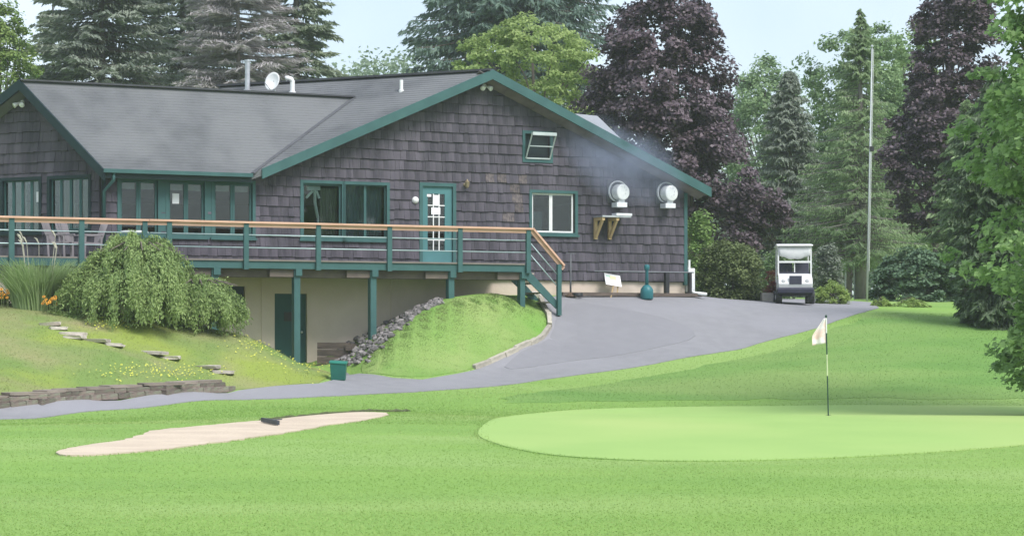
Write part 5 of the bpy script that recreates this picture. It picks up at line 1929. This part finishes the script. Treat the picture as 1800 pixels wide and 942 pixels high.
shrub('fern_shrub', 'pale feathery shrub peeking over the spreading juniper', 82, 1640, 1712, 420, 520, LARCH, 70, 110, .14, .28)
shrub('green_shrub', 'loose green shrub directly behind the golf cart', 79, 1336, 1400, 440, 535, MIDG, 80, 110, .10, .26)
shrub('green_shrub', 'loose blue-green shrub between the golf cart and the bare trunk', 82, 1432, 1482, 430, 530, SPR, 70, 110, .12, .26)
shrub('red_shrub', 'small red-leaved shrub touching the side of the golf cart', 71.8, 1343, 1368, 480, 522, REDS, 30, 60, .06, .13)

# far-off wood filling the skyline: many overlapping crowns
parts = []
woods = [(-300, 180), (560, 125), (600, 105), (650, 82), (700, 95), (760, 128), (1000, 130), (1200, 150), (1290, 190), (1330, 250), (1470, 290), (1560, 300), (1700, 290), (1850, 270), (2300, 250)]
for i in range(150):
    px = -100 + 2050 * (i + rng.uniform(0, 1)) / 150
    if 60 < px < 540 or 770 < px < 1210:
        continue
    dd = rng.uniform(146, 178)
    ytop = np.interp(px, [w[0] for w in woods], [w[1] for w in woods]) + rng.uniform(0, 45)
    zt = ZC + (HY - ytop) / F * dd
    g = tz1(0, dd)
    x0 = (px - 900) / F * dd
    R = rng.uniform(1.6, 2.6)
    n = 30
    hh = rng.uniform(0, 1, n)
    rr = R * np.sqrt(np.clip(1 - hh ** 2.2, .03, 1)) * rng.uniform(.3, 1, n)
    a = rng.uniform(0, 6.28, n)
    cc = np.stack([x0 + rr * np.cos(a), dd + rr * np.sin(a), g + .5 + (zt - g - .5) * hh], 1)
    k = np.repeat(np.arange(n), 32)
    c = cc[k] + rng.normal(0, 1, (len(k), 3)) * [.62, .55, .5]
    nr = unit(np.array([0, -.3, .8]) + rng.normal(0, .6, (len(k), 3)))
    ln = .36 * rng.uniform(.6, 1.3, len(k))
    parts.append(leaf_quads(c, nr, ln, ln * .7))
v, f = merge(parts)
o = np_mesh('distant_wood', v, f, FAR)
tag(o, 'hazy far-off wood closing the view behind the trees', 'wood', kind='stuff')

# ------------------------------------------------------------------ weeping shrub, ornamental grass, flowers
def weeping(label, px, d, x0, x1, ytop, ybot, n=700, per=34, seed=1):
    base = ground_at(px, d)
    H = ZC + (HY - ytop) / F * d - base[2]
    Rl = (px - x0) / F * d; Rr = (x1 - px) / F * d
    t = thing('weeping_shrub', label, 'shrub', base)
    cs, als = [], []
    bunch = [(rng.uniform(0, 2 * math.pi), rng.uniform(.2, 1.0) ** .6, rng.uniform(.88, 1.07), rng.uniform(-.05, .5)) for _ in range(95)]
    for i in range(n):
        bph, bk, bt, bs = bunch[rng.integers(len(bunch))]
        ph = bph + rng.normal(0, .045)
        R = (Rr if math.cos(ph) > 0 else Rl) * (abs(math.cos(ph))) + (1 - abs(math.cos(ph))) * (Rl + Rr) * .5
        R *= 1 + .10 * math.sin(ph * 6) + .06 * math.sin(ph * 11 + 1)
        k = bk * rng.uniform(.94, 1.05)
        top = H * (1 - .55 * k ** 2.4) * bt * rng.uniform(.98, 1.02)
        stop = (bs + rng.uniform(-.12, .12)) * top
        f = np.linspace(0, 1, per)
        # arch out, then hang
        rad = R * k * (1 - (1 - np.minimum(f * 1.9, 1)) ** 2) * (.92 + .16 * f)
        z = np.where(f < .3, top * (.86 + .14 * np.sin(f / .3 * math.pi / 2)), top - (top - stop) * ((f - .3) / .7) ** 1.25)
        sw = .05 * np.sin(f * 6 + i)
        x = base[0] + math.cos(ph) * rad + sw
        y = base[1] + math.sin(ph) * rad * .9 + sw
        p = np.stack([x, y, base[2] + z + rng.normal(0, .02, per)], 1)
        p[:, 2] = np.maximum(p[:, 2], terrain(p[:, 0], p[:, 1]) + .05)
        cs.append(p + rng.normal(0, .035, p.shape))
        als.append(np.gradient(p, axis=0))
    c = np.concatenate(cs); al = unit(np.concatenate(als) + rng.normal(0, .03, c.shape) + np.array([0, 0, -.02]))
    out_ = unit(c - (base + np.array([0, 0, H * .45])))
    nr = unit(out_ + rng.normal(0, .5, c.shape))
    nr = unit(nr - al * (nr * al).sum(1, keepdims=True))
    L = .085 * rng.uniform(.6, 1.4, len(c))
    v, f = leaf_quads(c, nr, L, L * .38, al)
    np_mesh('crown', v, f, WEEP, t)
    mb = MB()
    mb.tube([base - [0, 0, .1], base + [.05, 0, H * .5], base + [0, .03, H * .85]], [.09, .07, .03], 7)
    for i in range(14):
        a = i * .45
        mb.tube([base + [0, 0, H * .6], base + [math.cos(a) * .5, math.sin(a) * .5, H * .9], base + [math.cos(a) * 1.0, math.sin(a) * 1.0, H * .8]], [.03, .02, .01], 5)
    mb.build('trunk', BARK, t)
weeping('large weeping shrub cascading over the crest of the bank', 245, 56.6, 122, 352, 411, 580, 1450, 42)
weeping('smaller weeping shrub trailing beside the basement window', 348, 57.2, 296, 426, 482, 592, 800, 38)

def grass_clump(label, px, d, x0, x1, ytop, n=700, m=None):
    base = ground_at(px, d)
    t = thing('ornamental_grass', label, 'ornamental grass', base)
    H = ZC + (HY - ytop) / F * d - base[2]
    W_ = (x1 - x0) / 2 / F * d
    vs, fs = [], []
    for i in range(n):
        a = rng.uniform(0, 6.28); r = W_ * .72 * math.sqrt(rng.uniform())
        b = base + np.array([math.cos(a) * r, math.sin(a) * r * .8, 0]); b[2] = base[2] - .05
        h = H * rng.uniform(.55, 1.0); lean = np.array([math.cos(a) + rng.normal(0, .4), math.sin(a) + rng.normal(0, .4), 0]) * h * rng.uniform(.12, .5)
        w = .017
        wd = np.array([-math.sin(a + 1), math.cos(a + 1), 0]) * w
        k = len(vs)
        for q in (0, .4, .75, 1.0):
            p = b + lean * q ** 2 + np.array([0, 0, h * (q - .12 * q ** 3)])
            vs += [p - wd * (1 - q * .8), p + wd * (1 - q * .8)]
        for j in range(3):
            fs.append((k + 2 * j, k + 2 * j + 1, k + 2 * j + 3, k + 2 * j + 2))
    np_mesh('blades', np.array(vs), np.array(fs), m or leaf_mat('grass_blade', (.22, .33, .11), (.44, .55, .28), .45), t)
    # a few pale seed heads
    mb = MB()
    for i in range(9):
        a = rng.uniform(0, 6.28)
        b = base + np.array([math.cos(a), math.sin(a), 0]) * W_ * .3
        e = b + np.array([math.cos(a) * .2, math.sin(a) * .1, H * rng.uniform(1.0, 1.22)])
        mb.tube([b, (b + e) / 2 + [0, 0, .1], e], .006, 4)
        mb.tube([e, e + np.array([-.06, 0, .12]), e + np.array([-.12, 0, .16])], [.012, .022, .004], 5)
    mb.build('seed_heads', mat('seed_head', (.55, .52, .42), rough=.9), t)
grass_clump('tall pale green ornamental grass beside the weeping shrub', 68, 56.8, 10, 134, 438, 2100)
shrub('low_shrub', 'dark low shrub between ornamental grass and weeping shrub', 56.8, 96, 150, 490, 556, OLIVE, 60, 100, .07, .2)
shrub('low_shrub', 'low green foliage under the orange flowers by the deck', 57.3, -40, 26, 512, 550, OLIVE, 50, 100, .07, .18)

def daisies(label, x0, x1, y0, y1, d, n):
    q = ground_at((x0 + x1) / 2, d)
    t = thing('daisy_plant', label, 'flowers', q)
    mb = MB()
    for i in range(n):
        px, py = rng.uniform(x0, x1), rng.uniform(y0, y1)
        h = P(px, py, d + rng.uniform(-.25, .25))
        st = MB().tube([(h[0], h[1] + .02, tz1(h[0], h[1]) - .02), h], .006, 4).build('stem', OLIVE, t)
        b = MB()
        k = 10
        tilt = Vector((rng.normal(0, .25), -.75, .6)).normalized()
        ax = tilt.cross(Vector((0, 0, 1))).normalized(); ay = ax.cross(tilt)
        hv = Vector([float(x) for x in h])
        for j in range(k):
            a0 = 2 * math.pi * j / k
            r = .048
            c_ = lambda a, rr: hv + (ax * math.cos(a) + ay * math.sin(a)) * rr + tilt * .004
            b.add([c_(a0, .01), c_(a0 - .25, r * .6), c_(a0, r), c_(a0 + .25, r * .6)], [(0, 1, 2, 3)])
        fl_ = b.build('petals', mat('petal_orange', (.78, .36, .03), (.70, .27, .03), rough=.7), t)
        MB().lathe(hv + tilt * .003, [(.016, 0), (.014, .012), (.004, .018)], 7, axis=tilt).build('flower_centre', mat('flower_brown', (.1, .045, .03), rough=.9), t)
daisies('orange daisies in front of the ornamental grass', 74, 103, 521, 536, 55.9, 20)
daisies('orange daisies at the edge of the deck by the low foliage', -6, 15, 505, 526, 56.4, 14)

# ------------------------------------------------------------------ mown grass, rough edges and yellow ground flowers (uncountable)
def blades(name, pts, h, w, m, label, lean=.5):
    n = len(pts)
    z = terrain(pts[:, 0], pts[:, 1])
    b = np.column_stack([pts, z - .005])
    a = rng.uniform(0, 2 * math.pi, n)
    dirw = np.stack([np.cos(a), np.sin(a), 0 * a], 1)
    H = h * rng.uniform(.5, 1.3, n)
    ld = rng.normal(0, lean, (n, 2)) * H[:, None]
    tip = b + np.column_stack([ld, H])
    vs = np.stack([b - dirw * w, b + dirw * w, tip], 1).reshape(-1, 3)
    o = np_mesh(name, vs, np.arange(n * 3).reshape(n, 3), m)
    return tag(o, label, 'grass', kind='stuff')
FAIRB = leaf_mat('fairway_blade', (.215, .36, .082), (.29, .43, .115), .4, clump=.2, c3=(.38, .48, .17), s3=.22, st3=(.5, .8, 1), rnd=.15)
SLOPEB = leaf_mat('slope_blade', (.135, .265, .065), (.20, .325, .09), .35, clump=.35, c3=(.25, .345, .12), s3=.25, st3=(.4, 1, 1), rnd=.25)
ROUGHB = leaf_mat('rough_blade', (.155, .245, .068), (.26, .30, .115), .35, clump=.5, c3=(.33, .30, .155), s3=.4)
MOUNDB = leaf_mat('mound_blade', (.175, .28, .08), (.25, .33, .115), .35, clump=.5, c3=(.32, .32, .16), s3=.3)
# foreground fairway, thinning with distance; not on sand, green or tarmac
d = 16 + 36 * rng.uniform(0, 1, 350000) ** 1.6
x = (rng.uniform(-200, 1980, len(d)) - 900) / F * d
pts = np.column_stack([x, d])
ok = ~inside(PG, pts) & ~inside(BK, pts) & ~inside(ROADB, pts) & ~inside(BANKB, pts) & ~inside(ROUGH, pts)
blades('fairway_grass', pts[ok], .016, .007, FAIRB, 'short mown fairway grass', 1.3)
d = 40 + 30 * rng.uniform(0, 1, 260000)
x = (rng.uniform(-200, 1980, len(d)) - 900) / F * d
pts = np.column_stack([x, d])
ok = ~inside(PG, pts) & ~inside(ROADB, pts) & ~inside(BANKB, pts) & ~inside(BK, pts) & ~inside(MOUND, pts) & (((pts - WF.p) @ WF.n) > 3.2)
inr = inside(ROUGH, pts)
blades('slope_grass', pts[ok & inr], .035, .010, SLOPEB, 'longer darker grass on the slope up to the drive', 1.0)
blades('verge_grass', pts[ok & ~inr], .024, .010, FAIRB, 'mown grass beside the path', 1.2)
lo, hi = BANKB.min(0), BANKB.max(0)
pts = rng.uniform(lo, hi, (170000, 2))
pts = pts[inside(BANKB, pts)]
blades('bank_grass', pts, .045, .008, ROUGHB, 'rough dry grass on the bank', .9)
lo, hi = MOUND.min(0), MOUND.max(0)
pts = rng.uniform(lo, hi, (110000, 2))
pts = pts[inside(MOUND, pts)]
blades('mound_grass', pts, .03, .009, MOUNDB, 'grass on the mound under the deck', .9)
# ragged tufts along the path and sand edges
tp = []
for poly, wd, n in ((ROADB, .07, 26), (BK, .05, 40), (PG, .07, 60)):
    for i in range(len(poly)):
        a, b = poly[i], poly[(i + 1) % len(poly)]
        if a[1] > 66: continue
        f = rng.uniform(0, 1, (n, 1))
        tp.append(a + (b - a) * f + rng.normal(0, wd, (n, 2)))
tp = np.concatenate(tp)
ok = ~(inside(BK, tp) & (rng.uniform(0, 1, len(tp)) < .8))
blades('edge_grass', tp[ok], .03, .008, FAIRB, 'ragged grass along the path and sand edges', .5)
# yellow ground flowers on the bank
yl = []
for cx, cy, rx, ry, n in ((500, 615, 55, 22, 200), (460, 600, 40, 12, 150), (270, 655, 60, 10, 90), (200, 575, 30, 6, 60), (230, 660, 60, 8, 50), (545, 640, 25, 14, 90), (340, 660, 40, 8, 60)):
    for i in range(n):
        px, py = rng.normal(cx, rx * .8), rng.normal(cy, ry * .8)
        p = hit(px, py)
        if p[1] < 62:
            yl.append(p)
yl = np.array(yl)
c = yl + np.array([0, 0, .08]) + rng.normal(0, .02, yl.shape)
v, f = leaf_quads(c, unit(np.array([0, -.5, 1]) + rng.normal(0, .4, c.shape)), .038 * rng.uniform(.7, 1.5, len(c)), .045)
o = np_mesh('yellow_flowers', v, f, mat('yellow_petal', (.60, .58, .09), (.5, .52, .1), rough=.8, island=.2))
tag(o, 'scattered tiny yellow flowers in the grass of the bank', 'flowers', kind='stuff')

# ------------------------------------------------------------------ kitchen smoke by the fans
sm = thing('smoke', 'x', 'x', (0, 0, 0)) if False else None
bm = bmesh.new()
bmesh.ops.create_icosphere(bm, subdivisions=3, radius=1.0)
me = bpy.data.meshes.new('smoke')
bm.to_mesh(me); bm.free()
so = bpy.data.objects.new('smoke', me)
COL.objects.link(so)
so.location = WF.at(1095, 285, .55)
so.scale = (2.3, .5, 1.25)
so.rotation_euler = (0, math.radians(20), WF.a)
smm = bpy.data.materials.new('smoke_volume')
smm.use_nodes = True
N, Lk = smm.node_tree.nodes, smm.node_tree.links
N.remove(N['Principled BSDF'])
pv = N.new('ShaderNodeVolumePrincipled')
pv.inputs['Color'].default_value = (.66, .74, .95, 1)
pv.inputs['Anisotropy'].default_value = .1
tc = N.new('ShaderNodeTexCoord')
ln_ = N.new('ShaderNodeVectorMath'); ln_.operation = 'LENGTH'
Lk.new(tc.outputs['Object'], ln_.inputs[0])
m1 = N.new('ShaderNodeMapRange')
m1.inputs['From Min'].default_value = 1.0; m1.inputs['From Max'].default_value = .15
Lk.new(ln_.outputs['Value'], m1.inputs['Value'])
nz = N.new('ShaderNodeTexNoise'); nz.inputs['Scale'].default_value = 1.6; nz.inputs['Detail'].default_value = 3
Lk.new(tc.outputs['Object'], nz.inputs['Vector'])
m2 = N.new('ShaderNodeMapRange')
m2.inputs['From Min'].default_value = .38; m2.inputs['From Max'].default_value = .68
Lk.new(nz.outputs['Fac'], m2.inputs['Value'])
mu = N.new('ShaderNodeMath'); mu.operation = 'MULTIPLY'
Lk.new(m1.outputs['Result'], mu.inputs[0]); Lk.new(m2.outputs['Result'], mu.inputs[1])
mu2 = N.new('ShaderNodeMath'); mu2.operation = 'MULTIPLY'; mu2.inputs[1].default_value = 2.6
Lk.new(mu.outputs[0], mu2.inputs[0])
Lk.new(mu2.outputs[0], pv.inputs['Density'])
Lk.new(pv.outputs['Volume'], N['Material Output'].inputs['Volume'])
me.materials.append(smm)
tag(so, 'thin blue smoke drifting up from the exhaust fans', 'smoke', kind='stuff')

# ------------------------------------------------------------------ humid summer air
hz = MB().box((0, 340, 9.0), (2400, 2600, 32.0)).build('haze', mat('x_unused', (1, 1, 1)))
hm = bpy.data.materials.new('haze_air')
hm.use_nodes = True
N, Lk = hm.node_tree.nodes, hm.node_tree.links
N.remove(N['Principled BSDF'])
pv = N.new('ShaderNodeVolumePrincipled')
pv.inputs['Color'].default_value = (.90, .94, 1.0, 1)
pv.inputs['Density'].default_value = 0.00048
pv.inputs['Anisotropy'].default_value = 0.2
Lk.new(pv.outputs['Volume'], N['Material Output'].inputs['Volume'])
hz.data.materials.clear()
hz.data.materials.append(hm)
tag(hz, 'thin pale summer haze filling the air', 'haze', kind='stuff')
